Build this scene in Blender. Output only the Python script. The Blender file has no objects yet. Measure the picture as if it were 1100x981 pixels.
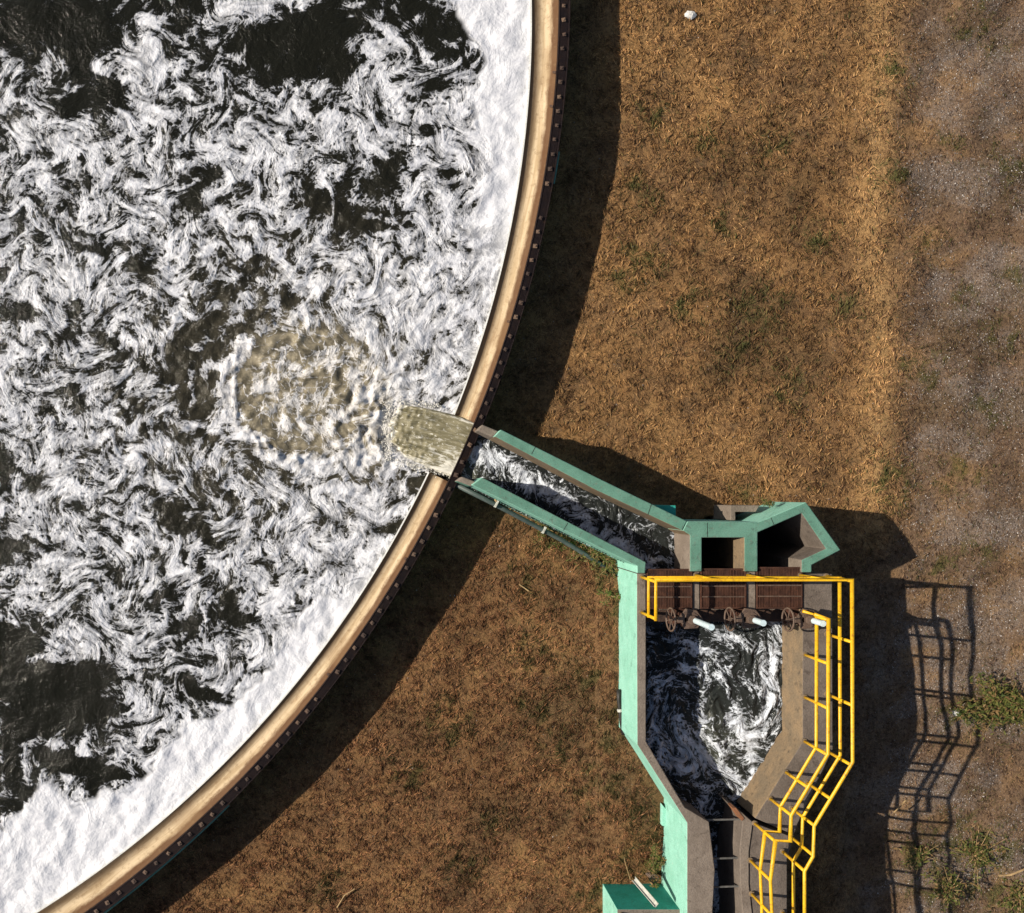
import bpy, math, random
import numpy as np
from mathutils import Vector

# ------------------------------------------------------------------ camera, sky, sun
H = 22.5                      # camera height over the ground, m
F = 1012.0                    # focal length in photo pixels (photo 1100 wide)
NX, NY = 410.0, 530.0         # the point straight below the camera, in photo pixels
sc = bpy.context.scene
col = sc.collection
cam = bpy.data.cameras.new('camera')
cam.sensor_fit = 'HORIZONTAL'; cam.sensor_width = 36
cam.lens = F / 1100 * 36
cam.shift_x = (550 - NX) / 1100
cam.shift_y = (NY - 490.5) / 1100
cam.clip_end = 500
co = bpy.data.objects.new('camera', cam); col.objects.link(co)
co.location = (0, 0, H)
sc.camera = co

SUN = Vector((1.46, -0.150, -1.0)).normalized()   # direction the light travels
elev = math.asin(-SUN.z)
az = math.atan2(-SUN.x, -SUN.y)
w = bpy.data.worlds.new('World'); sc.world = w; w.use_nodes = True
nt = w.node_tree
sky = nt.nodes.new('ShaderNodeTexSky'); sky.sky_type = 'NISHITA'; sky.sun_disc = False
sky.sun_elevation = elev; sky.sun_rotation = az
sky.air_density = 1.0; sky.dust_density = 1.5
bg = nt.nodes['Background']; bg.inputs[1].default_value = 0.065
nt.links.new(sky.outputs[0], bg.inputs[0])
sl = bpy.data.lights.new('sun', 'SUN'); sl.energy = 5.0; sl.angle = math.radians(0.5); sl.color = (1.0, 0.90, 0.76)
so = bpy.data.objects.new('sun', sl); col.objects.link(so)
so.rotation_euler = SUN.to_track_quat('-Z', 'Y').to_euler()
vs = sc.view_settings
vs.view_transform = 'Standard'; vs.look = 'None'; vs.exposure = 0.45; vs.gamma = 1.0
vs.use_curve_mapping = False
sc.render.engine = 'CYCLES'
sc.cycles.max_bounces = 5; sc.cycles.diffuse_bounces = 2; sc.cycles.glossy_bounces = 2
rnd = random.Random(7)
rng = np.random.default_rng(11)

def W(x, y, z=0.0):
    k = (H - z) / F
    return Vector(((x - NX) * k, -(y - NY) * k, z))

def PX(X, Y, Z):              # world -> photo pixel (arrays)
    k = F / (H - Z)
    return NX + X * k, NY - Y * k

# ------------------------------------------------------------------ materials
def newmat(name):
    m = bpy.data.materials.new(name); m.use_nodes = True
    n = m.node_tree; n.nodes.clear()
    out = n.nodes.new('ShaderNodeOutputMaterial')
    b = n.nodes.new('ShaderNodeBsdfPrincipled')
    n.links.new(b.outputs[0], out.inputs[0])
    return m, n, b, out

class NB:
    def __init__(s, n): s.n = n
    def _in(s, sock, v):
        if v is None: return
        if isinstance(v, bpy.types.NodeSocket): s.n.links.new(v, sock)
        else: sock.default_value = v
    def math(s, op, a, b=None, c=None, clamp=False):
        d = s.n.nodes.new('ShaderNodeMath'); d.operation = op; d.use_clamp = clamp
        s._in(d.inputs[0], a)
        if b is not None: s._in(d.inputs[1], b)
        if c is not None: s._in(d.inputs[2], c)
        return d.outputs[0]
    def noise(s, vec, scale, detail=3, rough=0.5, dist=0.0, color=False):
        d = s.n.nodes.new('ShaderNodeTexNoise')
        if vec is not None: s._in(d.inputs['Vector'], vec)
        d.inputs['Scale'].default_value = scale; d.inputs['Detail'].default_value = detail
        d.inputs['Roughness'].default_value = rough; d.inputs['Distortion'].default_value = dist
        return d.outputs[1 if color else 0]
    def sstep(s, v, a, b, lo=0.0, hi=1.0):
        d = s.n.nodes.new('ShaderNodeMapRange'); d.interpolation_type = 'SMOOTHSTEP'
        s._in(d.inputs[0], v); d.inputs[1].default_value = a; d.inputs[2].default_value = b
        d.inputs[3].default_value = lo; d.inputs[4].default_value = hi
        return d.outputs[0]
    def mix(s, f, a, b):
        d = s.n.nodes.new('ShaderNodeMix'); d.data_type = 'RGBA'
        s._in(d.inputs[0], f)
        for k, v in ((6, a), (7, b)):
            if isinstance(v, tuple) and len(v) == 3: v = v + (1,)
            s._in(d.inputs[k], v)
        return d.outputs[2]
    def pos(s):
        return s.n.nodes.new('ShaderNodeNewGeometry').outputs['Position']
    def attr(s, name, out='Fac'):
        d = s.n.nodes.new('ShaderNodeAttribute'); d.attribute_name = name
        return d.outputs[out]
    def mapv(s, v, scale=(1, 1, 1), rot=0):
        d = s.n.nodes.new('ShaderNodeMapping'); s._in(d.inputs[0], v)
        d.inputs['Scale'].default_value = scale; d.inputs['Rotation'].default_value = (0, 0, rot)
        return d.outputs[0]
    def bump(s, h, strength=0.5, dist=0.02):
        d = s.n.nodes.new('ShaderNodeBump'); d.inputs['Strength'].default_value = strength
        d.inputs['Distance'].default_value = dist; s._in(d.inputs['Height'], h)
        return d.outputs[0]

def surface(name, c1, c2, scale=3.0, rough=0.8, stain=None, stain_amt=0.5, bump=0.4, spec=0.3, fine=40.0, metal=0.0, fade=None):
    """two mottled colours, broken stains, fine grain and a bump"""
    m, n, b, out = newmat(name); q = NB(n); p = q.pos()
    f1 = q.noise(p, scale, 6, 0.6, 0.3)
    c = q.mix(q.sstep(f1, 0.35, 0.65), c1, c2)
    if stain:
        f2 = q.noise(p, scale * 2.3, 8, 0.7, 0.6)
        c = q.mix(q.math('MULTIPLY', q.sstep(f2, 0.54, 0.66), stain_amt), c, stain)
    if fade:
        f4 = q.noise(p, scale * 5.1, 6, 0.7)
        c = q.mix(q.math('MULTIPLY', q.sstep(f4, 0.58, 0.64), 0.6), c, fade)
    f3 = q.noise(p, fine, 4, 0.6)
    c = q.mix(q.sstep(f3, 0.25, 0.75, 0.30, 0.0), c, (0.01, 0.008, 0.006))
    n.links.new(c, b.inputs['Base Color'])
    b.inputs['Roughness'].default_value = rough; b.inputs['Metallic'].default_value = metal
    b.inputs['Specular IOR Level'].default_value = spec
    if bump:
        h = q.math('ADD', f3, q.math('MULTIPLY', f1, 1.5))
        n.links.new(q.bump(h, bump, 0.015), b.inputs['Normal'])
    return m

M = {}
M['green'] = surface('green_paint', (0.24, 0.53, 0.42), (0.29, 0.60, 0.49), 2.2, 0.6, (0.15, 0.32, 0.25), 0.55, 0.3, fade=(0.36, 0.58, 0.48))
M['greentop'] = surface('dull_green_top', (0.095, 0.225, 0.165), (0.13, 0.285, 0.215), 2.4, 0.75, (0.075, 0.125, 0.095), 0.75, 0.5, fade=(0.16, 0.21, 0.165))  # wall tops: darker, duller green than the faces, with mottled stains
M['teal'] = surface('shaded_green_paint', (0.02, 0.26, 0.20), (0.03, 0.33, 0.27), 2.0, 0.6, (0.02, 0.14, 0.11), 0.6, 0.3)  # same green paint darkened: shade on sides away from the sun put into colour
M['concrete'] = surface('weathered_concrete', (0.175, 0.142, 0.115), (0.23, 0.19, 0.155), 2.2, 0.9, (0.08, 0.062, 0.05), 0.6, 0.8, fine=28)
M['walk'] = surface('walkway_concrete', (0.125, 0.102, 0.084), (0.17, 0.14, 0.116), 2.0, 0.9, (0.06, 0.045, 0.038), 0.6, 0.8, fine=26, fade=(0.19, 0.15, 0.13))
M['face'] = surface('stained_wall_face', (0.24, 0.17, 0.10), (0.17, 0.13, 0.085), 2.6, 0.85, (0.07, 0.055, 0.04), 0.7, 0.6, fine=22)
M['rust'] = surface('rusty_steel', (0.045, 0.017, 0.010), (0.080, 0.032, 0.018), 7.0, 0.8, (0.03, 0.014, 0.010), 0.6, 0.5)
M['rustdark'] = surface('dark_rusty_steel', (0.040, 0.024, 0.018), (0.075, 0.042, 0.028), 5.0, 0.75, (0.02, 0.014, 0.012), 0.6, 0.5)
M['iron'] = surface('brown_cast_iron', (0.09, 0.060, 0.045), (0.14, 0.095, 0.07), 9.0, 0.6, (0.04, 0.025, 0.02), 0.6, 0.3)
M['yellow'] = surface('yellow_paint', (0.70, 0.38, 0.006), (0.80, 0.47, 0.012), 4.5, 0.45, (0.36, 0.13, 0.012), 0.75, 0.1, spec=0.4)
M['pvc'] = surface('white_pvc', (0.55, 0.68, 0.74), (0.62, 0.76, 0.8), 5.0, 0.35, (0.4, 0.42, 0.4), 0.3, 0.05, spec=0.5)
M['white'] = surface('white_litter', (0.75, 0.74, 0.7), (0.6, 0.6, 0.58), 5.0, 0.5, None, 0, 0.1)
M['pipe'] = surface('grey_pipe', (0.06, 0.085, 0.08), (0.09, 0.115, 0.11), 5.0, 0.5, (0.04, 0.04, 0.03), 0.5, 0.1)
M['black'] = surface('black_hose', (0.014, 0.013, 0.012), (0.03, 0.028, 0.025), 5.0, 0.5, None, 0, 0.1)
M['galv'] = surface('galvanised_steel', (0.42, 0.42, 0.38), (0.55, 0.55, 0.5), 6.0, 0.4, (0.2, 0.15, 0.1), 0.5, 0.1)
M['rod'] = surface('grey_rod', (0.10, 0.10, 0.095), (0.15, 0.15, 0.14), 6.0, 0.5, (0.08, 0.05, 0.03), 0.5, 0.1)
M['orangeedge'] = surface('orange_stained_edge', (0.30, 0.13, 0.06), (0.22, 0.10, 0.05), 6.0, 0.85, (0.1, 0.05, 0.03), 0.5, 0.5)
M['band'] = surface('tarred_rim_steel', (0.030, 0.020, 0.022), (0.048, 0.030, 0.028), 3.0, 0.7, (0.085, 0.045, 0.026), 0.7, 0.4)
_b = surface('bolt_rust', (0.16, 0.10, 0.07), (0.26, 0.17, 0.11), 1.7, 0.6, (0.07, 0.045, 0.035), 0.7, 0.2)
M['bolt'] = _b
_q = NB(_b.node_tree); _p = [n_ for n_ in _b.node_tree.nodes if n_.type == 'BSDF_PRINCIPLED'][0]
_oi = _b.node_tree.nodes.new('ShaderNodeObjectInfo'); _src = _p.inputs['Base Color'].links[0].from_socket
_b.node_tree.links.new(_q.mix(_q.sstep(_oi.outputs['Random'], 0.2, 1.0, 0.85, 0.25), _src, (0.035, 0.023, 0.02)), _p.inputs['Base Color'])
M['lip'] = surface('white_weir_lip', (0.80, 0.80, 0.76), (0.7, 0.7, 0.66), 3.0, 0.4, None, 0, 0.1)
M['drystick'] = surface('dry_stick', (0.45, 0.31, 0.15), (0.3, 0.2, 0.1), 6.0, 0.8, None, 0, 0.1)

def leafmat(name, c1, c2):
    m, n, b, out = newmat(name); q = NB(n)
    a = q.attr('rand')
    c = q.mix(q.sstep(a, 0.0, 0.6), c1, c2); c = q.mix(q.sstep(a, 0.66, 0.70), c, (0.20, 0.125, 0.05))
    n.links.new(c, b.inputs['Base Color']); b.inputs['Roughness'].default_value = 0.6
    b.inputs['Specular IOR Level'].default_value = 0.25
    tr = n.nodes.new('ShaderNodeBsdfTranslucent'); n.links.new(c, tr.inputs[0])
    mx = n.nodes.new('ShaderNodeMixShader'); mx.inputs[0].default_value = 0.25
    n.links.new(b.outputs[0], mx.inputs[1]); n.links.new(tr.outputs[0], mx.inputs[2]); n.links.new(mx.outputs[0], out.inputs[0])
    return m
M['leaf'] = leafmat('weed_leaf', (0.035, 0.075, 0.012), (0.11, 0.15, 0.025))
M['leafy'] = leafmat('yellow_green_leaf', (0.045, 0.068, 0.014), (0.14, 0.14, 0.035))

# ------------------------------------------------------------------ objects
def tag(o, label=None, cat=None, group=None, kind=None):
    if label: o['label'] = label
    if cat: o['category'] = cat
    if group: o['group'] = group
    if kind: o['kind'] = kind
    return o

def empty(name, loc, label, cat, group=None):
    o = bpy.data.objects.new(name, None); col.objects.link(o); o.location = loc
    o.empty_display_size = 0.2
    return tag(o, label, cat, group)

def world_loc(o):
    v = Vector((0, 0, 0))
    while o is not None: v += o.location; o = o.parent
    return v

class MB:
    def __init__(s): s.v = []; s.f = []; s.m = []
    def add(s, vs, fs, mi=0):
        k = len(s.v); s.v += [Vector(a) for a in vs]
        for i, f in enumerate(fs):
            s.f.append([k + j for j in f]); s.m.append(mi[i] if isinstance(mi, list) else mi)
    def prism(s, pts, z0, topm=0, sidem=0):
        """pts: world points of the top outline; sidem: int or list per edge"""
        pts = [Vector(p) for p in pts]
        area = sum(pts[i].x * pts[(i+1) % len(pts)].y - pts[(i+1) % len(pts)].x * pts[i].y for i in range(len(pts)))
        sm = sidem if isinstance(sidem, list) else [sidem] * len(pts)
        if area < 0:
            pts = pts[::-1]; n = len(pts); sm = [sm[(n - 2 - i) % n] for i in range(n)]
        n = len(pts)
        bot = [Vector((p.x, p.y, z0)) for p in pts]
        fs = [list(range(n)), list(range(2*n-1, n-1, -1))]; ms = [topm, topm]
        for i in range(n):
            j = (i+1) % n; fs.append([i, n+i, n+j, j]); ms.append(sm[i])
        s.add(pts + bot, fs, ms)
    def box(s, c, size, rz=0.0, mi=0):
        cx, cy, cz = c; a, b, h = size[0]/2, size[1]/2, size[2]/2
        ca, sa = math.cos(rz), math.sin(rz)
        vs = []
        for z in (-h, h):
            for x, y in ((-a, -b), (a, -b), (a, b), (-a, b)):
                vs.append((cx + x*ca - y*sa, cy + x*sa + y*ca, cz + z))
        s.add(vs, [[3,2,1,0],[4,5,6,7],[0,1,5,4],[1,2,6,5],[2,3,7,6],[3,0,4,7]], mi)
    def tube(s, pts, r, seg=10, closed=False, mi=0):
        pts = [Vector(p) for p in pts]; n = len(pts)
        rs = r if isinstance(r, list) else [r]*n
        k = len(s.v); prev = None
        for i, p in enumerate(pts):
            if closed: t = pts[(i+1) % n] - pts[i-1]
            else: t = pts[min(i+1, n-1)] - pts[max(i-1, 0)]
            t.normalize()
            if prev is None:
                u = t.cross(Vector((0, 0, 1)))
                if u.length < 0.1: u = t.cross(Vector((1, 0, 0)))
            else: u = prev - t * prev.dot(t)
            u.normalize(); prev = u; v = t.cross(u)
            sc_ = 1.0
            if 0 < i < n-1 and not closed:
                d1 = (pts[i]-pts[i-1]).normalized(); d2 = (pts[i+1]-pts[i]).normalized()
                sc_ = 1/max(0.6, math.cos(d1.angle(d2)/2))
            for j in range(seg):
                a = 2*math.pi*j/seg
                s.v.append(p + (u*math.cos(a) + v*math.sin(a))*rs[i]*(sc_ if abs(math.cos(a))>0.5 else 1))
        m = n if closed else n-1
        for i in range(m):
            for j in range(seg):
                a = k+i*seg+j; b = k+i*seg+(j+1) % seg
                c = k+((i+1) % n)*seg+(j+1) % seg; d = k+((i+1) % n)*seg+j
                s.f.append([a, b, c, d]); s.m.append(mi)
        if not closed:
            s.f.append([k+j for j in range(seg)][::-1]); s.m.append(mi)
            s.f.append([k+(n-1)*seg+j for j in range(seg)]); s.m.append(mi)
    def build(s, name, mats, parent=None, bevel=0.0, smooth=False):
        me = bpy.data.meshes.new(name)
        off = world_loc(parent) if parent is not None else Vector((0, 0, 0))
        me.from_pydata([tuple(v - off) for v in s.v], [], s.f); 
        for m in (mats if isinstance(mats, (list, tuple)) else [mats]): me.materials.append(m)
        for i, p in enumerate(me.polygons):
            p.material_index = s.m[i]; p.use_smooth = smooth
        me.update()
        o = bpy.data.objects.new(name, me); col.objects.link(o); o.parent = parent
        if bevel:
            b = o.modifiers.new('bevel', 'BEVEL'); b.width = bevel; b.segments = 2; b.limit_method = 'ANGLE'
            b.angle_limit = math.radians(40); b.harden_normals = False
        return o

def P(pts, z): return [W(x, y, z) for x, y in pts]

def npmesh(name, V, Fq, mat, attrs=None, smooth=True):
    me = bpy.data.meshes.new(name)
    nf, k = Fq.shape
    me.vertices.add(len(V)); me.vertices.foreach_set('co', np.ascontiguousarray(V, dtype=np.float32).ravel())
    me.loops.add(nf*k); me.loops.foreach_set('vertex_index', np.ascontiguousarray(Fq, dtype=np.int32).ravel())
    me.polygons.add(nf); me.polygons.foreach_set('loop_start', np.arange(0, nf*k, k, dtype=np.int32))
    me.polygons.foreach_set('loop_total', np.full(nf, k, dtype=np.int32))
    me.polygons.foreach_set('use_smooth', np.full(nf, smooth))
    me.update(calc_edges=True)
    for nm, (typ, data) in (attrs or {}).items():
        a = me.attributes.new(nm, typ, 'POINT')
        a.data.foreach_set('vector' if typ == 'FLOAT_VECTOR' else 'value', np.ascontiguousarray(data, dtype=np.float32).ravel())
    if mat: me.materials.append(mat)
    o = bpy.data.objects.new(name, me); col.objects.link(o)
    return o

def inpoly(x, y, poly):
    r = np.zeros(x.shape, bool); n = len(poly)
    for i in range(n):
        x1, y1 = poly[i]; x2, y2 = poly[(i+1) % n]
        c = ((y1 > y) != (y2 > y)) & (x < (x2-x1)*(y-y1)/((y2-y1) if y2 != y1 else 1e-9)+x1)
        r ^= c
    return r

def modes(n, lmin, lmax, seed):
    g = np.random.default_rng(seed)
    lam = lmin*(lmax/lmin)**g.random(n); th = g.random(n)*2*np.pi; ph = g.random(n)*2*np.pi
    return 2*np.pi/lam*np.cos(th), 2*np.pi/lam*np.sin(th), ph, lam

def fnoise(x, y, md, p=0.5):
    s = np.zeros_like(x); w_ = 0
    for kx, ky, ph, lam in zip(*md):
        s += lam**p*np.sin(kx*x+ky*y+ph); w_ += lam**(2*p)
    return s/math.sqrt(w_/2)

def polydist(x, y, pts):
    d = np.full(x.shape, 1e9)
    for (x1, y1), (x2, y2) in zip(pts[:-1], pts[1:]):
        dx, dy = x2-x1, y2-y1
        t = np.clip(((x-x1)*dx+(y-y1)*dy)/(dx*dx+dy*dy), 0, 1)
        d = np.minimum(d, np.hypot(x-x1-t*dx, y-y1-t*dy))
    return d

# ------------------------------------------------------------------ ground
def axis(lo, hi, step, far):
    a = np.arange(lo, hi+step, step); out = []
    s = step; v = hi+step
    while v < far: s *= 1.35; v += s; out.append(v)
    out2 = []; s = step; v = lo
    while v > -far: s *= 1.35; v -= s; out2.append(v)
    return np.concatenate([out2[::-1], a, out])
gm1 = modes(14, 5, 14, 3); gm2 = modes(26, 0.35, 1.6, 4); gm3 = modes(14, 1.5, 4.5, 5)
PIT = [(680, 545), (905, 545), (905, 605), (868, 660), (690, 660)]
def rightness(px, py):
    xb = 968-62*np.clip((py-575)/60, 0, 1)
    return 1/(1+np.exp(-(px-xb)/13))
def ground_z(X, Y):
    px, py = PX(X, Y, 0)
    right = rightness(px, py)
    z = 0.035*fnoise(X, Y, gm1) + 0.008*fnoise(X, Y, gm2)*(1+0.8*right) + (0.022+0.035*right)*fnoise(X, Y, gm3)
    z += 0.05*np.exp(-((px-945)/26)**2)*(py < 600)
    z += 0.34*np.exp(-((px-675)/45)**2)*np.clip((py-600)/40, 0, 1)*np.clip((935-py)/40, 0, 1)
    z -= 0.70*np.clip((py-690)/270, 0, 1)**1.5*np.clip((px-880)/50, 0, 1)
    z = np.where(px < 640, z*0.6, z)
    return z
gx = axis(0.5, 16.5, 0.075, 150); gy = axis(-11.5, 13, 0.075, 150)
GX, GY = np.meshgrid(gx, gy); GZ = ground_z(GX, GY)
ppx, ppy = PX(GX, GY, 0)
pit = inpoly((ppx-NX)*1.06+NX, (ppy-NY)*1.06+NY, [(700, 570), (868, 548), (895, 590), (866, 612), (866, 648), (700, 648)])
GZ = np.where(pit, -1.7, GZ)
ny, nx = GX.shape
idx = np.arange(nx*ny).reshape(ny, nx)
quads = np.stack([idx[:-1, :-1], idx[:-1, 1:], idx[1:, 1:], idx[1:, :-1]], -1).reshape(-1, 4)

GREEN = [(962,78,16),(955,90,10),(960,188,17),(1086,182,26),(1043,24,20),(1068,48,14),(1022,155,12),(878,255,16),(811,335,24),(1004,268,14),
 (1000,400,20),(1075,360,20),(985,395,16),(1040,320,16),(960,520,24),(1030,510,22),(1075,760,34),(1040,770,26),(1000,925,30),(1050,915,34),(1090,930,34),
 (1080,965,30),(1020,955,30),(985,915,18),(590,575,22),(610,585,22),(640,600,20),(660,650,16),(665,700,14),(570,765,18),(640,845,26),(625,730,18),(570,700,18),(480,780,26),(440,830,20),
 (690,930,26),(700,905,16),(665,770,14),(690,880,18),(560,620,16),(655,790,20),(600,800,20),(530,880,16),(740,330,16),(790,380,18),(830,150,16),(700,120,14),(1010,610,18),(1050,590,18),
 (668,300,14),(690,210,16),(780,240,14),(850,420,16),(905,330,14),(500,930,20),(350,950,18),(640,960,20),(800,530,12),(655,620,22),(690,280,20),(760,150,14),(1060,440,20),(1090,300,18)]
GNM2 = modes(40, 6, 40, 19)
def greenness(px, py):
    g = np.zeros_like(px)
    for x, y, r in GREEN: g = np.maximum(g, np.exp(-((px-x)**2+(py-y)**2)/(r*r*1.5)*0.9))
    return np.clip(g*(0.62+0.42*fnoise(px, py, GNM2)), 0, 1)
gnm = modes(30, 12, 60, 9)
def gravelness(px, py):
    s = rightness(px-14-6*np.sin(py/40), py)
    return np.clip(s*(0.50+0.20*fnoise(px, py, gnm)+0.30*fnoise(px*0.35, py, modes(18, 40, 120, 109))), 0, 1)

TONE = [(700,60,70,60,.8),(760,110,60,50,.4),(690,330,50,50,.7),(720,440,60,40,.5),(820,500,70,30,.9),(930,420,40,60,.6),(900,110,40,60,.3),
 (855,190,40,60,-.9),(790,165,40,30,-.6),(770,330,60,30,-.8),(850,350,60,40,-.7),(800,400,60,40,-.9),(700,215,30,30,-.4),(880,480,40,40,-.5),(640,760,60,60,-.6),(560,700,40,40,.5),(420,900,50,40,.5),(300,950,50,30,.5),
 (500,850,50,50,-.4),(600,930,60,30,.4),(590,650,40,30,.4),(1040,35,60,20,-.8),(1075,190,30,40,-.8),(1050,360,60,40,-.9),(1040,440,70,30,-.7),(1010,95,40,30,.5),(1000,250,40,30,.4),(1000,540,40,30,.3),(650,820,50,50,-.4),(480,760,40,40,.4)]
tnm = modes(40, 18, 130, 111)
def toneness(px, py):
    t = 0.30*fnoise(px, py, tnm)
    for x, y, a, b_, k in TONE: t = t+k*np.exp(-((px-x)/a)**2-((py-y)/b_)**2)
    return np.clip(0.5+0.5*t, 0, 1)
m, n, b, out = newmat('dry_ground'); q = NB(n); p = q.pos()
mnoise = q.noise(p, 0.55, 6, 0.6, 0.6); fine = q.noise(p, 14, 9, 0.72, 0.5); mid = q.noise(p, 3.2, 7, 0.65, 0.7)
c = q.mix(q.sstep(mnoise, 0.40, 0.62), (0.225, 0.125, 0.052), (0.155, 0.092, 0.050))
c = q.mix(q.sstep(mid, 0.38, 0.66, 0, 0.8), c, (0.29, 0.172, 0.078))
c = q.mix(q.sstep(q.noise(p, 2.1, 6, 0.7, 0.4), 0.52, 0.66, 0, 0.75), c, (0.105, 0.074, 0.048))
straw = q.attr('straw'); c = q.mix(q.math('MULTIPLY', straw, 0.95), c, (0.42, 0.27, 0.125))
gr = q.attr('gravel')
c = q.mix(q.sstep(q.attr('right'), 0, 1, 0, 0.8), c, (0.140, 0.102, 0.080))
gcol = q.mix(q.sstep(q.noise(p, 30, 6, 0.8), 0.40, 0.62), (0.115, 0.096, 0.088), (0.26, 0.228, 0.212))
grf = q.math('ADD', gr, q.math('MULTIPLY', q.math('SUBTRACT', mid, 0.5), 1.6))
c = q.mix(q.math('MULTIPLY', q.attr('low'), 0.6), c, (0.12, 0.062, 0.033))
c = q.mix(q.sstep(grf, 0.10, 1.10, 0, 0.80), c, gcol)
gf = q.math('ADD', q.attr('green'), q.math('MULTIPLY', q.math('SUBTRACT', fine, 0.5), 1.5))
c = q.mix(q.sstep(gf, 0.35, 0.95, 0, 0.75), c, (0.055, 0.062, 0.020))
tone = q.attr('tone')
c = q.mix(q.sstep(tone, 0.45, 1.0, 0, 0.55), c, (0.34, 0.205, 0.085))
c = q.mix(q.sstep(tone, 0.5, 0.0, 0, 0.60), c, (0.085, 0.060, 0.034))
fib = q.noise(q.mapv(p, (1.0, 0.30, 1), 0.7), 34, 6, 0.7, 2.0)
c = q.mix(q.sstep(fib, 0.50, 0.66, 0, 0.55), c, (0.42, 0.28, 0.14))
c = q.mix(q.sstep(fine, 0.34, 0.54, 0.72, 0.0), c, (0.030, 0.020, 0.012))
c = q.mix(q.sstep(q.noise(p, 45, 5, 0.8), 0.56, 0.72, 0, 0.5), c, (0.36, 0.24, 0.12))
tn = n.nodes.new('ShaderNodeMix'); tn.data_type = 'RGBA'; tn.blend_type = 'MULTIPLY'; tn.inputs[0].default_value = 1.0; n.links.new(c, tn.inputs[6]); tn.inputs[7].default_value = (1.12, 1.07, 1.0, 1); c = tn.outputs[2]
n.links.new(c, b.inputs['Base Color']); b.inputs['Roughness'].default_value = 0.95
b.inputs['Specular IOR Level'].default_value = 0.1
n.links.new(q.bump(q.math('ADD', fine, q.math('MULTIPLY', q.noise(p, 60, 4, 0.7), 0.5)), 1.0, 0.06), b.inputs['Normal'])
gpx, gpy = ppx.ravel(), ppy.ravel()
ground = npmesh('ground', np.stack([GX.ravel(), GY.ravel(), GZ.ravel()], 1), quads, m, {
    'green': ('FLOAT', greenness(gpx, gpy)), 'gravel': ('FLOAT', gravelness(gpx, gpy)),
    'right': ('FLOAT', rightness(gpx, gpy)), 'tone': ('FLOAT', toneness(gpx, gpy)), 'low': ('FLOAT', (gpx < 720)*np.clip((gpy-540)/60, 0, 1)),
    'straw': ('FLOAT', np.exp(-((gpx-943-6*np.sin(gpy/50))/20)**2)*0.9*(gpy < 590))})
tag(ground, kind='structure')

# ------------------------------------------------------------------ tank outline (photo pixels at their own heights)
CO = (-632.8, -19.1, 1246.0); CI = (-560.8, 21.0, 1131.4)
def ray_in(th):               # radius of the inner circle seen from the outer circle's centre
    ux, uy = math.cos(th), math.sin(th); dx, dy = CO[0]-CI[0], CO[1]-CI[1]
    bb = ux*dx+uy*dy; cc = dx*dx+dy*dy-CI[2]**2
    return -bb+math.sqrt(bb*bb-cc)

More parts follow.
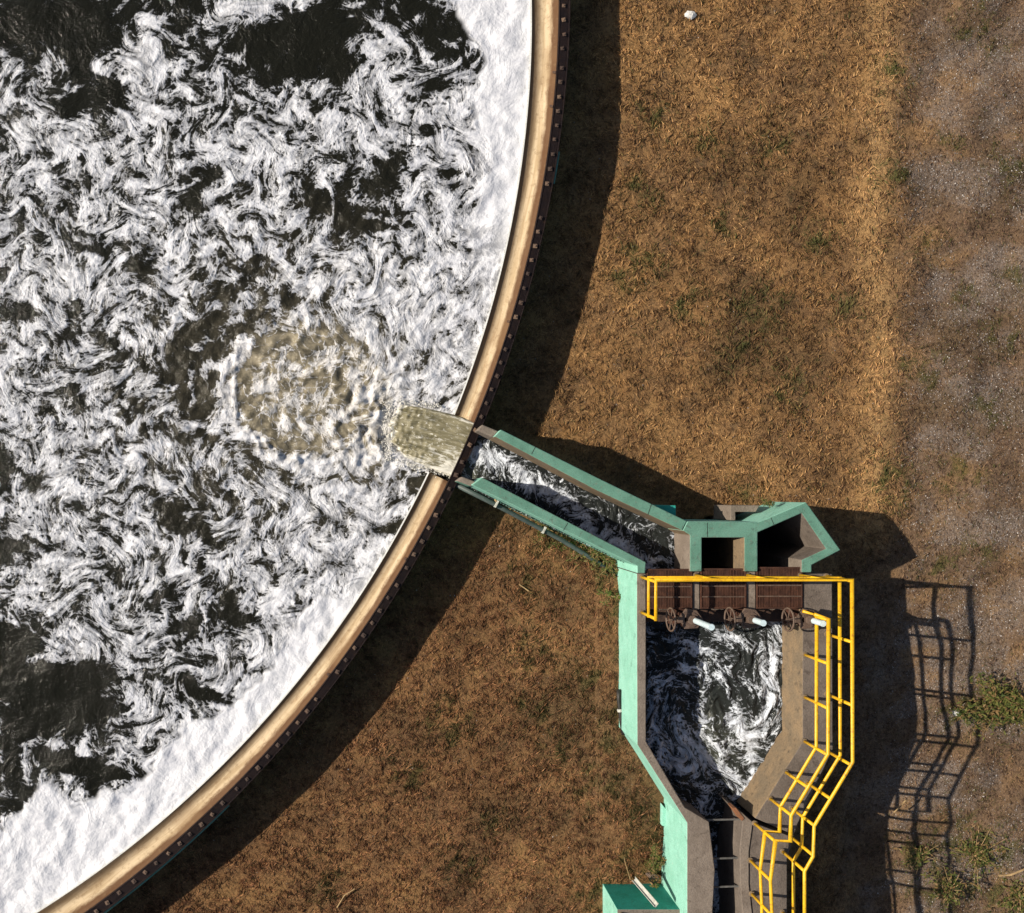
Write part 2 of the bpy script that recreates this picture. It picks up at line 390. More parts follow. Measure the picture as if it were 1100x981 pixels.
# ------------------------------------------------------------------ foam water
def foam_material(name, silt_col, dark, foam_hi=(0.67, 0.68, 0.715), s1=1.0, fac=1.0, lo=0.55, netb=0.20, fil=1.0, wk=0.6, kb=3.5, kc=2.7):
    m, n, b, out = newmat(name); q = NB(n)
    adv = q.attr('adv', 'Vector'); soft = q.attr('soft', 'Vector'); dens = q.attr('dens'); silt = q.attr('silt'); solid = q.attr('solid'); st = q.attr('streak', 'Vector')
    def vadd(v, col_, k):
        a = n.nodes.new('ShaderNodeVectorMath'); a.operation = 'SUBTRACT'; n.links.new(col_, a.inputs[0]); a.inputs[1].default_value = (0.5, 0.5, 0.5)
        d = n.nodes.new('ShaderNodeVectorMath'); d.operation = 'MULTIPLY_ADD'
        n.links.new(a.outputs[0], d.inputs[0]); d.inputs[1].default_value = (k, k, 0); n.links.new(v, d.inputs[2]); return d.outputs[0]
    w1 = vadd(soft, q.noise(soft, 2.2*s1, 2, 0.5, 0.0, True), 0.40*wk/s1)       # billows
    w2 = vadd(w1, q.noise(w1, 6.0*s1, 2, 0.5, 0.0, True), 0.14*wk/s1)          # curls
    w3 = vadd(w2, q.noise(w2, 17*s1, 2, 0.5, 0.0, True), 0.045*wk/s1)           # lace
    big = q.noise(adv, 2.3*s1, 3, 0.50, 0.0)
    cloud = q.noise(w2, 2.6*s1, 8, 0.56, 0.0)
    lace = q.noise(w3, 8.0*s1, 6, 0.58, 0.0)
    def ridge(v, sc_, wid, det=5):
        x_ = q.noise(v, sc_, det, 0.55, 0.0)
        return q.math('MAXIMUM', q.math('SUBTRACT', 1.0, q.math('MULTIPLY', q.math('ABSOLUTE', q.math('SUBTRACT', x_, 0.5)), wid)), 0.0)
    r1 = ridge(w3, 3.4*s1, 16.0); r2 = ridge(w3, 8.0*s1, 11.0); r3 = ridge(adv, 4.6*s1, 13.0, 2)
    vo = n.nodes.new('ShaderNodeTexVoronoi'); vo.feature = 'DISTANCE_TO_EDGE'; vo.voronoi_dimensions = '2D'
    n.links.new(vadd(soft, q.noise(soft, 4.0*s1, 3, 0.6, 0.0, True), 0.30), vo.inputs['Vector']); vo.inputs['Scale'].default_value = 3.0*s1
    net = q.math('MULTIPLY', q.sstep(vo.outputs[0], 0.09, 0.0), q.sstep(lace, 0.36, 0.54))
    f = q.math('ADD', dens, q.math('MULTIPLY', q.math('SUBTRACT', cloud, 0.5), kc*fac))
    f = q.math('ADD', f, q.math('MULTIPLY', q.math('SUBTRACT', big, 0.5), kb*fac))
    f = q.math('ADD', f, q.math('MULTIPLY', q.math('SUBTRACT', lace, 0.5), 1.1*fac))
    near = q.sstep(dens, -0.95, -0.15)
    thr = q.math('ADD', q.math('MULTIPLY', r1, 0.34), q.math('ADD', q.math('MULTIPLY', r2, 0.22), q.math('MULTIPLY', r3, 0.36)))
    f = q.math('ADD', f, q.math('MULTIPLY', q.math('MULTIPLY', thr, fil), q.math('ADD', 0.85, q.math('MULTIPLY', near, 0.6))))
    f = q.math('ADD', f, q.math('MULTIPLY', net, q.math('ADD', netb, q.math('MULTIPLY', silt, 1.15))))
    alpha = q.math('ADD', q.math('MULTIPLY', q.sstep(f, -0.02, 0.12), 0.55), q.math('MULTIPLY', q.sstep(f, -0.22, 0.40), 0.45))
    thick = q.sstep(f, 0.0, 0.85)
    strk = q.noise(st, 2.2, 5, 0.55, 0.2)
    tex = q.math('ADD', q.math('MULTIPLY', q.noise(adv, 4.5*s1, 2, 0.5, 0.0), 0.4), q.math('MULTIPLY', q.noise(soft, 7*s1, 7, 0.6, 0.0), 0.6))
    fine = q.noise(soft, 34, 4, 0.7)
    a2 = q.math('MULTIPLY', alpha, q.math('ADD', lo, q.math('MULTIPLY', thick, 1-lo)))
    shade = q.sstep(q.math('ADD', q.math('MULTIPLY', big, 0.5), q.math('MULTIPLY', tex, 0.5)), 0.38, 0.58, 0.42, 1.0)
    a2 = q.math('MULTIPLY', a2, shade)
    a2 = q.math('MAXIMUM', a2, solid, clamp=True)
    spark = q.math('MULTIPLY', q.sstep(q.noise(soft, 26, 5, 0.75), 0.58, 0.68), q.math('MULTIPLY', q.sstep(f, -0.75, -0.1), 0.45))
    a2 = q.math('MAXIMUM', a2, spark, clamp=True)
    fc = q.mix(q.sstep(q.math('ADD', q.math('MULTIPLY', strk, 0.5), q.math('MULTIPLY', tex, 0.5)), 0.38, 0.58), (0.76*foam_hi[0], 0.77*foam_hi[1], 0.80*foam_hi[2]), foam_hi)
    fc = q.mix(q.math('MULTIPLY', silt, 0.30), fc, (0.62, 0.56, 0.45))
    wn = q.noise(w1, 3.5, 7, 0.62, 0.0)
    wc = q.mix(q.math('MULTIPLY', silt, q.sstep(wn, 0.36, 0.64, 0.30, 1.0)), dark, silt_col)
    n.links.new(wc, b.inputs['Base Color']); b.inputs['Roughness'].default_value = 0.12; b.inputs['IOR'].default_value = 1.33
    b.inputs['Specular IOR Level'].default_value = 0.25
    fb = n.nodes.new('ShaderNodeBsdfPrincipled'); n.links.new(fc, fb.inputs['Base Color']); fb.inputs['Roughness'].default_value = 0.5
    fb.inputs['Specular IOR Level'].default_value = 0.3
    h = q.math('ADD', q.math('MULTIPLY', a2, 0.65), q.math('ADD', q.math('MULTIPLY', strk, 0.9), q.math('MULTIPLY', tex, 1.0)))
    h = q.math('ADD', h, q.math('MULTIPLY', fine, 0.12))
    n.links.new(q.bump(h, 0.75, 0.075), fb.inputs['Normal'])
    n.links.new(q.bump(q.math('ADD', wn, q.math('MULTIPLY', lace, 0.3)), 0.7, 0.08), b.inputs['Normal'])
    mx = n.nodes.new('ShaderNodeMixShader'); n.links.new(a2, mx.inputs[0]); n.links.new(b.outputs[0], mx.inputs[1]); n.links.new(fb.outputs[0], mx.inputs[2])
    n.links.new(mx.outputs[0], out.inputs[0])
    return m

def advect(x, y, md, amp, steps, vort=()):
    """carry the points back through a swirling flow, so noise read there is drawn into filaments"""
    ax, ay = x.copy(), y.copy()
    for _ in range(steps):
        u = np.zeros_like(ax); v = np.zeros_like(ax)
        nrm = math.sqrt(np.sum(np.ones(len(md[3])))/2)
        for kx, ky, ph, lam in zip(*md):
            c_ = (lam/45)**0.9*np.cos(kx*ax+ky*ay+ph)/(math.hypot(kx, ky)*nrm)
            u += ky*c_; v -= kx*c_
        u *= amp/steps; v *= amp/steps
        for vx, vy, r, s in vort:
            dx, dy = ax-vx, ay-vy; e = s*np.exp(-(dx*dx+dy*dy)/(r*r))/steps
            u += -dy*e; v += dx*e
        ax -= u; ay -= v
    return ax, ay

# foam cover read off the place on a 50 px grid (1 open water .. 9 closed foam)
DENS = """
1 1 2 3 2 7 7 2 3 2 9 9 9
2 2 2 8 3 3 1 1 7 5 3 9 9
6 4 2 7 6 5 5 5 7 6 8 9 9
4 7 6 6 5 7 8 7 7 7 8 9 9
6 5 6 6 5 6 6 5 4 6 8 9 9
6 4 5 6 6 6 6 4 4 7 8 9 9
5 7 7 5 7 4 6 7 8 8 8 9 9
5 7 5 6 4 6 5 6 8 8 8 9 9
7 5 5 7 2 8 5 5 7 7 8 8 8
7 5 6 7 4 8 6 6 7 6 7 5 5
4 8 5 7 5 6 7 8 8 5 5 5 5
4 7 5 6 4 6 7 7 8 5 5 5 5
4 8 6 6 5 6 7 8 8 8 8 8 8
5 5 5 6 6 5 8 8 9 9 9 9 9
2 6 6 6 5 7 8 9 9 9 9 9 9
3 2 2 5 5 7 9 9 9 9 9 9 9
2 4 4 6 7 9 9 9 9 9 9 9 9
3 5 5 8 9 9 9 9 9 9 9 9 9
7 9 9 9 9 9 9 9 9 9 9 9 9
9 9 9 9 9 9 9 9 9 9 9 9 9
9 9 9 9 9 9 9 9 9 9 9 9 9
"""
DG = np.array([[float(a) for a in r.split()] for r in DENS.strip().split('\n')])
def dens_grid(x, y):
    gx_ = np.clip(x/50, 0, DG.shape[1]-1.001); gy_ = np.clip(y/50, 0, DG.shape[0]-1.001)
    i, j = gy_.astype(int), gx_.astype(int); fy, fx = gy_-i, gx_-j
    fy = fy*fy*(3-2*fy); fx = fx*fx*(3-2*fx)
    return (DG[i, j]*(1-fx)*(1-fy)+DG[i, j+1]*fx*(1-fy)+DG[i+1, j]*(1-fx)*fy+DG[i+1, j+1]*fx*fy)
# open holes and foam rafts: x, y, rx, ry, angle, strength
BLOB = [(35,20,55,34,0,-3),(95,35,38,26,10,-2.5),(88,105,36,20,-10,-3.5),(350,50,45,40,0,-3.5),(275,50,30,24,0,-2),(305,85,26,16,20,-2),(430,10,42,12,0,-2.5),(478,32,20,24,60,-3),
 (508,58,12,5,50,-4),(215,205,16,22,0,-2.5),(240,310,24,14,0,-2),(140,280,18,16,0,-3),(215,360,20,30,15,-3),(160,375,18,20,0,-2),(100,262,16,10,20,-3),(425,185,20,24,20,-3.5),(488,180,7,16,0,-4),
 (395,243,18,8,0,-4),(360,215,16,16,0,-3),(365,235,14,10,0,-2),(465,90,20,14,-30,-2.5),(457,145,14,8,10,-3),(335,165,16,12,0,-2),(350,345,20,10,0,-2.5),(290,355,28,12,-20,-3),(80,425,14,12,0,-3),
 (115,440,9,14,0,-3),(135,442,7,20,20,-3.5),(118,388,13,10,30,-3),(75,350,14,20,30,-2.5),(12,335,16,18,0,-2.5),(8,492,14,14,0,-3.5),(20,590,22,20,0,-2.6),(225,570,18,10,0,-4),(190,555,20,14,0,-2.5),
 (258,513,9,7,-40,-3.5),(235,525,10,22,-35,-3),(288,550,16,9,10,-4),(290,578,8,8,0,-4),(165,640,24,12,10,-2.5),(248,665,16,18,0,-4),(250,640,12,9,0,-3),(200,668,30,14,0,-2.5),(12,700,34,30,0,-4),
 (75,740,44,32,0,-4.5),(45,775,26,22,0,-3.5),(20,760,20,30,0,-2.5),(170,715,18,12,20,-3),(218,742,13,14,0,-5),(265,710,6,8,0,-4),(100,830,32,16,0,-4),(75,815,20,12,0,-3),(112,838,16,8,-15,-3),(20,860,18,16,0,-3),
 (10,905,10,8,0,-1.5),(145,828,10,6,0,-2.5),(60,670,26,14,0,-1.5),(120,620,26,14,0,-1),(230,700,14,14,0,-1),(352,630,6,5,0,-4),(300,635,8,5,0,-3),(395,665,4,4,0,-3),(440,560,18,14,60,-3),(455,520,12,14,40,-3),
 (420,570,14,6,-10,-2.5),(235,405,14,10,0,-2.5),(205,435,18,10,0,-3),(220,470,12,8,20,-3),(165,465,9,12,0,-3),(190,520,12,8,0,-2),(60,600,18,8,0,1.5),(160,60,18,36,10,2.2),(150,110,20,20,0,1.6),(120,78,14,12,20,3),
 (75,88,17,10,0,3),(45,90,10,30,20,2),(5,85,10,30,0,2.2),(40,70,26,8,-10,1.5),(125,180,36,26,35,1.2),(65,150,20,14,20,1.8),(270,5,34,7,0,4),(330,95,30,14,0,1.2),(420,40,30,22,20,1.6),(80,685,34,18,-5,2.2),
 (60,790,10,13,20,3),(95,805,18,8,30,1.8),(22,735,14,5,-10,1.8),(150,700,20,14,30,1.4),(140,770,12,24,15,1.4),(75,285,30,28,40,1.6),(30,320,26,14,30,1.4),(55,640,26,16,20,1.4),(170,620,26,12,0,1.4),
 (270,300,14,8,0,-2),(285,285,14,6,-20,-2.5),(340,95,16,8,0,1)]
RIM_SOLID = [(480,-60),(482,0),(497,30),(515,60),(520,68),(506,110),(520,170),(500,250),(512,330),(700,330),(800,-60)]
RIM_SOLID2 = [(-200,900),(0,885),(34,850),(42,838),(60,840),(80,862),(110,850),(145,843),(168,810),(190,780),(235,765),(270,735),(300,690),(330,650),(400,600),(430,570),(700,570),(700,1300),(-200,1300)]

def water_attrs(x, y, z_fn=None): pass
# grid in photo pixels at the water level, only inside the tank wall
ZW = 0.78
stp = 1.75
ax_ = np.arange(-40, 600, stp); ay_ = np.arange(-40, 1020, stp)
lo = [-40]; s_ = stp
while lo[-1] > -1800: s_ *= 1.3; lo.append(lo[-1]-s_)
lo = lo[1:][::-1]
hy = [ay_[-1]]; s_ = stp
while hy[-1] < 1240: s_ *= 1.3; hy.append(min(hy[-1]+s_, 1245))
ly = [-40]; s_ = stp
while ly[-1] > -1280: s_ *= 1.3; ly.append(max(ly[-1]-s_, -1285))
ax_ = np.concatenate([lo, ax_]); ay_ = np.concatenate([ly[1:][::-1], ay_, hy[1:]])
TX, TY = np.meshgrid(ax_, ay_)
ta = np.arctan2(TY-CI[1], TX-CI[0]); tr = np.hypot(TX-CI[0], TY-CI[1])
keep = tr < CI[2]+7
cl = np.minimum(tr, CI[2]-0.5); TX = CI[0]+cl*np.cos(ta); TY = CI[1]+cl*np.sin(ta)
x, y = TX.ravel(), TY.ravel()
md = modes(50, 22, 120, 21)
vort = [(45,85,30,2.2),(190,225,30,-2.0),(110,640,34,2.0),(330,415,80,0.5),(430,75,34,1.8),(250,520,40,-1.6),(130,340,40,-1.8),(210,720,30,2),(60,560,36,-1.5),(480,75,24,2),(110,100,30,-1.6)]
axx, ayy = advect(x, y, md, 9.5, 14, [(v_[0], v_[1], v_[2]*1.1, v_[3]*0.8) for v_ in vort])
sfx, sfy = advect(x, y, modes(30, 30, 110, 35), 2.5, 4, [(v_[0], v_[1], v_[2]*1.2, v_[3]*0.12) for v_ in vort])
fad = modes(20, 6, 16, 23)
axx2, ayy2 = axx, ayy
wx, wy = advect(x, y, modes(30, 25, 90, 33), 9, 5)
d = (np.maximum(dens_grid(wx, wy), 1.8)-5.0)*0.160-0.26
for bx, by, rx, ry, an, st_ in BLOB:
    a = math.radians(an); dx, dy = wx-bx, wy-by
    u = (dx*math.cos(a)+dy*math.sin(a))/(rx*0.93); v = (-dx*math.sin(a)+dy*math.cos(a))/(ry*0.93)
    rr = u*u+v*v
    d += 0.22*st_*np.exp(-rr**1.4*0.8)
d -= 0.05
rimd = CI[2]-np.hypot(x-CI[0], y-CI[1])
wgl = 5*fnoise(x, y, modes(20, 12, 50, 50))
def solidity(px_, py_):
    s = np.zeros_like(px_)
    for pol, soft in ((RIM_SOLID, 1), (RIM_SOLID2, 1)):
        ins = inpoly(px_, py_, pol); dd = polydist(px_, py_, pol+[pol[0]])
        s = np.maximum(s, np.where(ins, np.clip(dd/7, 0, 1), 0))
    return s
sol = solidity(x+wgl*0.6, y+wgl*0.5)
# where the rafts loosen towards the jet the cover is broken, not closed
loose = np.clip((230-np.hypot(x-455, y-440))/90, 0, 1)
loose = np.maximum(loose, np.clip((np.hypot(x-470, y-300)<0)*1.0, 0, 1))
d = d+0.9*sol; sol = sol*(1-loose)
# boil of the plunging jet
rb = np.hypot((x-333)*0.92, (y-418)*1.05)
boil = 1/(1+np.exp((rb-74)/5))
outer = 0.30*np.sin((rb-80)/6.0+1.2*fnoise(x, y, modes(20, 30, 90, 64)))*np.exp(-((rb-108)/26)**2)
ring = np.exp(-((rb-80+5*fnoise(x, y, modes(20, 16, 80, 60)))/6.5)**2)*np.clip((385-x)/60, 0, 1)*(0.6+0.4*np.clip((y-340)/60, 0, 1))
ring2 = np.exp(-((np.hypot(x-300, y-385)-34+4*fnoise(x, y, modes(16, 12, 50, 61)))/3.5)**2)*0.6*boil
tail = np.exp(-((x-400)/34)**2-((y-455)/44)**2)
silt = np.clip(boil*1.0+tail*0.9+0.22*np.exp(-(rb/150)**2), 0, 1)
rc = np.hypot(x-318, y-405)+5*fnoise(x, y, modes(20, 14, 60, 79))
d = d*(1-boil)+boil*(d*0.3-0.40+0.42*np.sin(rc/4.6)*np.clip(rc/50, 0.3, 1)*(0.6+0.4*fnoise(x, y, modes(14, 30, 90, 63))))+ring*1.0+outer+ring2*0.7-0.7*np.exp(-((rb-65)/8)**2)*np.clip((360-x)/40, 0, 1)-0.6*np.exp(-((rb-97)/7)**2)*np.clip((345-x)/40, 0, 1)+tail*0.18
d += 0.16*np.exp(-(np.abs(x-440)/60)**2-((y-380)/60)**2)
land = np.exp(-((x-415)/11)**2-(np.abs(y-463)/38)**4)+np.exp(-((y-497-(x-430)*0.12)/7)**2)*(x > 415)*(x < 480)+0.6*np.exp(-((y-432)/5)**2)*(x > 415)*(x < 470)
d += 0.55*land
swm = modes(26, 40, 160, 70); chm = modes(40, 7, 26, 71)
Zt = ZW+0.010*fnoise(x, y, swm)+0.014*sol*fnoise(x, y, modes(30, 14, 50, 72))
Zt += boil*(0.03+0.006*np.sin(np.hypot(x-318, y-405)/3.4+1.5*fnoise(x, y, modes(12, 20, 60, 78)))+0.012*fnoise(x*0.8+sfx*0.2, y*0.8+sfy*0.2, modes(60, 10, 46, 73)))+ring*(0.05+0.03*fnoise(x, y, modes(30, 8, 30, 77)))+tail*0.05*fnoise(x, y, chm)
Zt += 0.016*fnoise(x*0.7+sfx*0.3, y*0.7+sfy*0.3, modes(60, 8, 44, 74))*np.clip(1.4-rb/260, 0.12, 1)
Zt = np.minimum(Zt, ZW+0.22)
k_ = (H-ZW)/F
XW, YW = (x-NX)*k_, -(y-NY)*k_
A = np.stack([axx2*k_, -ayy2*k_, np.zeros_like(x)], 1); SF = np.stack([sfx*k_, -sfy*k_, np.zeros_like(x)], 1)
# streak coordinates: stretched along the direction of drift near the wall
an = math.radians(58)
sx = x; sy = y
su = (sx*math.cos(an)-sy*math.sin(an)); sv = (sx*math.sin(an)+sy*math.cos(an))
S = np.stack([su*k_*0.55, sv*k_*1.25, np.zeros_like(x)], 1)
ny_, nx_ = TX.shape; idx = np.arange(nx_*ny_).reshape(ny_, nx_)
kf = (keep[:-1, :-1] | keep[:-1, 1:] | keep[1:, 1:] | keep[1:, :-1]) & (keep[:-1, :-1] & keep[:-1, 1:] & keep[1:, 1:] & keep[1:, :-1])
qd = np.stack([idx[1:, :-1], idx[1:, 1:], idx[:-1, 1:], idx[:-1, :-1]], -1)[kf]
M['tankwater'] = foam_material('foaming_tank_water', (0.27, 0.235, 0.165), (0.009, 0.009, 0.006))
tw = npmesh('tank_water', np.stack([XW, YW, Zt], 1), qd, M['tankwater'], {
    'adv': ('FLOAT_VECTOR', A), 'soft': ('FLOAT_VECTOR', SF), 'streak': ('FLOAT_VECTOR', S), 'dens': ('FLOAT', d), 'silt': ('FLOAT', silt), 'solid': ('FLOAT', sol)})
tag(tw, kind='structure')

# ------------------------------------------------------------------ other water
def small_water(name, box, z, poly, dfn, md, amp, steps, vort, step=1.5, seed=0, s1=1.6, mat=None, zamp=0.02, fac=1.0):
    a1 = np.arange(float(box[0]), box[2], step); a2 = np.arange(float(box[1]), box[3], step)
    X, Y = np.meshgrid(a1, a2); x, y = X.ravel(), Y.ravel()
    ax1, ay1 = advect(x, y, md, amp, steps, vort)
    d, silt, dz = dfn(x, y)
    k = (H-z)/F
    Z = z+dz+zamp*fnoise(ax1, ay1, modes(40, 6, 34, 80+seed))
    A = np.stack([ax1*k+seed*7, -ay1*k, np.zeros_like(x)], 1)
    idx = np.arange(X.size).reshape(X.shape)
    cx = (X[:-1, :-1]+X[1:, 1:])/2; cy = (Y[:-1, :-1]+Y[1:, 1:])/2
    kf = inpoly(cx, cy, poly)
    q = np.stack([idx[1:, :-1], idx[1:, 1:], idx[:-1, 1:], idx[:-1, :-1]], -1)[kf]
    o = npmesh(name, np.stack([(x-NX)*k, -(y-NY)*k, Z], 1), q, mat, {'adv': ('FLOAT_VECTOR', A), 'soft': ('FLOAT_VECTOR', 0.3*A+0.7*np.stack([x*k+seed*7, -y*k, 0*x], 1)), 'streak': ('FLOAT_VECTOR', A*1.2),
        'dens': ('FLOAT', d), 'silt': ('FLOAT', silt), 'solid': ('FLOAT', np.zeros_like(x))})
    return tag(o, kind='structure')
M['darkwater'] = foam_material('foaming_channel_water', (0.13, 0.135, 0.10), (0.020, 0.023, 0.022), (0.76, 0.82, 0.90), s1=1.3, lo=0.6, netb=0.35, fil=1.35, wk=0.8, fac=0.8, kb=3.0, kc=1.4)  # foam made brighter and bluer, sky reflection in shade put into its colour
ZC = 0.86
chan_path = [(490,478),(520,488),(545,500),(572,520),(600,533),(628,556),(640,575),(662,582),(684,596),(700,612),(705,640)]
def chan_d(x, y):
    dd = polydist(x, y, chan_path)
    d = 0.62*np.exp(-(dd/9)**2)-0.80
    d += 0.55*np.exp(-((x-520)/16)**2-((y-490)/12)**2)+0.4*np.exp(-((x-575)/26)**2-((y-518)/10)**2)
    d += 0.4*np.exp(-((x-732)/5)**2-((y-590)/16)**2)+0.35*np.exp(-((x-690)/26)**2-((y-566)/5)**2)
    return d, np.clip(1-(x-500)/30, 0, 1)*0.6, 0.03*np.exp(-(dd/12)**2)
CH_POLY = [(490,514),(518,458),(531,463),(738,564),(752,575),(752,660),(682,660),(682,610),(505,525)]
small_water('channel_water', (465, 435, 756, 664), ZC, CH_POLY, chan_d, modes(30, 14, 60, 5), 12, 12, [(640,570,24,2.5),(560,515,20,-2)], seed=1, mat=M['darkwater'])
ZB = 0.80
streams = [([(832,664),(833,690),(832,720),(826,750),(818,785),(808,792),(790,780),(783,768)], 6.5, 0.95),
           ([(772,724),(786,752),(798,775),(806,800),(808,830),(800,850)], 3.5, 0.85),
           ([(774,682),(800,690),(818,700),(822,730)], 5, 0.55), ([(757,715),(730,718),(708,735),(702,770),(706,810),(722,825)], 6, 0.55),
           ([(700,690),(730,690),(760,700),(780,716)], 6, 0.5), ([(740,690),(760,720),(755,760),(752,800),(756,825)], 5, 0.42),
           ([(718,825),(745,832),(758,850),(757,868)], 5, 0.6), ([(745,800),(775,830),(790,850),(786,858)], 4, 0.55),
           ([(775,820),(792,840),(796,858)], 4, 0.5), ([(835,735),(838,760),(832,790)], 4, 0.5), ([(720,770),(735,800),(740,820)], 14, 0.25), ([(800,790),(812,820)], 10, 0.3)]
def basin_d(x, y):
    d = np.full(x.shape, -0.74)
    for pth, w_, s_ in streams: d += 0.72*s_*np.exp(-(polydist(x, y, pth)/w_)**2)
    d += 0.25*np.exp(-((x-760)/60)**2-((y-800)/30)**2)
    d -= 0.5*np.exp(-((x-775)/14)**2-((y-760)/26)**2)+0.3*np.exp(-((x-712)/12)**2-((y-690)/14)**2)
    return d, 0.5*np.exp(-((x-750)/40)**2-((y-800)/34)**2)+0.35*np.exp(-((x-805)/10)**2-((y-800)/16)**2), -0.10*np.clip((y-840)/30, 0, 1)
B_POLY = [(682,660),(862,660),(862,800),(812,880),(795,885),(740,885),(682,800)]
small_water('basin_water', (680, 655, 866, 888), ZB, B_POLY, basin_d, modes(36, 14, 60, 15), 14, 14, [(765,755,60,1.3),(800,780,26,1.5)], seed=2, mat=M['darkwater'], zamp=0.022)
def slot_d(x, y):
    return 0.9*np.exp(-(polydist(x, y, [(757,850),(758,885)])/4)**2)-0.7+0.9*np.exp(-(polydist(x, y, [(768,930),(772,955),(784,990),(800,1030)])/6)**2), 0*x, -0.25*np.clip((y-870)/60, 0, 1)
small_water('outlet_water', (715, 872, 850, 1090), 0.62, [(742,872),(830,872),(830,1085),(742,1085)], slot_d, modes(30, 12, 50, 25), 12, 6, [], seed=3, mat=M['darkwater'])
def pit_d(x, y): return np.full(x.shape, -1.2), 0*x, 0*x
small_water('chamber_water', (720, 550, 880, 650), -1.0, [(742,560),(875,545),(880,640),(742,648)], pit_d, modes(10, 12, 50, 25), 4, 2, [], step=4, seed=4, mat=M['darkwater'], zamp=0.005)

# ------------------------------------------------------------------ the round tank: launder, rim band, wall
CW = W(CO[0], CO[1], 1.1)
tank = empty('round_tank', (CW.x, CW.y, 0), 'large round foaming tank with tan concrete gutter and dark bolted rim', 'tank')
kr = (H-1.1)/F
tri = lambda th: ray_in(th)*(H-0.9)/F     # approximate inner radius in metres (about the outer centre)
def ring(mb, prof, ths, closed=False, mi=0):
    """sweep a profile [(fraction inner..outer, z)] round the tank"""
    k = len(mb.v); npf = len(prof)
    for th in ths:
        ri, ro = INR(th), CO[2]
        for t, z in prof:
            r = ri+(ro-ri)*t
            mb.v.append(W(CO[0]+r*math.cos(th), CO[1]+r*math.sin(th), z))
    n = len(ths)
    for i in range(n if closed else n-1):
        for j in range(npf-1):
            a = k+i*npf+j; c_ = k+((i+1) % n)*npf+j
            mb.f.append([a, c_, c_+1, a+1]); mb.m.append(mi)
    if not closed:
        mb.f.append([k+j for j in range(npf)]); mb.m.append(mi)
        mb.f.append([k+(n-1)*npf+j for j in range(npf)][::-1]); mb.m.append(mi)
def INR(th):
    r = ray_in(th); a = abs(math.atan2(math.sin(th-0.35), math.cos(th-0.35)))
    if a > 0.75:                                   # the part no camera near the photo sees: keep a constant width
        r0 = ray_in(0.35+0.75*(1 if math.sin(th-0.35) > 0 else -1)); r = r0
    return r
def TH(x, y): return math.atan2(y-CO[1], x-CO[0])
tj0, tj1 = TH(489, 446), TH(462, 508)              # the opening where the water shoots in
full = [tj1+(2*math.pi-(tj1-tj0))*i/900 for i in range(901)]
m, n, b, out = newmat('launder_concrete'); q = NB(n)
sv_ = q.attr('ring', 'Vector')
s1_ = q.noise(q.mapv(sv_, (0.8, 7.0, 1)), 1.0, 6, 0.6, 0.5); s2_ = q.noise(q.mapv(sv_, (1.3, 3.0, 1)), 1.6, 10, 0.75, 0.3)
sep = n.nodes.new('ShaderNodeSeparateXYZ'); n.links.new(sv_, sep.inputs[0]); tt = sep.outputs[1]
c = q.mix(q.sstep(s1_, 0.35, 0.62), (0.37, 0.275, 0.165), (0.52, 0.41, 0.27))
c = q.mix(q.math('MULTIPLY', q.sstep(s2_, 0.55, 0.70), 0.5), c, (0.24, 0.13, 0.055))
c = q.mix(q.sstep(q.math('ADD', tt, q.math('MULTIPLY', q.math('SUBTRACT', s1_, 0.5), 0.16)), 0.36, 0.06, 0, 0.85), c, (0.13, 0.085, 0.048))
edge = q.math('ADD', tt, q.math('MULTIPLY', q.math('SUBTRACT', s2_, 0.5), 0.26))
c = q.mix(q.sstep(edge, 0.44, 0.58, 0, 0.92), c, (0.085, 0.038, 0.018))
drt = q.noise(q.pos(), 9, 9, 0.72); c = q.mix(q.sstep(drt, 0.50, 0.70, 0, 0.55), c, (0.17, 0.11, 0.06))
jt = q.noise(q.mapv(sv_, (0.55, 0.02, 1)), 1.0, 2, 0.5); c = q.mix(q.sstep(jt, 0.54, 0.62, 0, 0.35), c, (0.20, 0.125, 0.065))
n.links.new(c, b.inputs['Base Color']); b.inputs['Roughness'].default_value = 0.92; b.inputs['Specular IOR Level'].default_value = 0.1
n.links.new(q.bump(q.math('ADD', drt, s2_), 0.5, 0.025), b.inputs['Normal'])
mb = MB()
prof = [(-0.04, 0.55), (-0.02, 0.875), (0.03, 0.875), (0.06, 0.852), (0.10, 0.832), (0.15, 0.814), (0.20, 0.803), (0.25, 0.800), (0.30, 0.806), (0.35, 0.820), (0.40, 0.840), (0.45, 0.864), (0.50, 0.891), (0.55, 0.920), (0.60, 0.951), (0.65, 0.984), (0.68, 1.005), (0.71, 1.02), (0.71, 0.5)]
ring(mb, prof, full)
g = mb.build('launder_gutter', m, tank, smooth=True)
uv = []
for i, th in enumerate(full):
    for t, z in prof: uv.append((th*25.0, t, 0))
a = g.data.attributes.new('ring', 'FLOAT_VECTOR', 'POINT'); a.data.foreach_set('vector', np.array(uv, dtype=np.float32).ravel())
mb = MB(); ring(mb, [(-0.03, 0.60), (-0.03, 0.885), (0.018, 0.887), (0.022, 0.60)], full); mb.build('weir_lip', M['lip'], tank)
whole = [2*math.pi*i/900 for i in range(1500)]
mb = MB(); ring(mb, [(0.70, 0.99), (0.70, 1.085), (0.735, 1.088), (0.75, 1.075), (0.965, 1.02), (0.97, 1.032), (0.995, 1.03), (1.0, 1.01), (1.0, 0.92), (0.70, 0.92)], whole, True)
mb.build('rim_band', M['band'], tank)
mb = MB(); ring(mb, [(0.72, 0.96), (0.975, 0.96), (0.975, -0.4), (0.72, -0.4)], full)
mb.build('tank_wall', M['green'], tank)
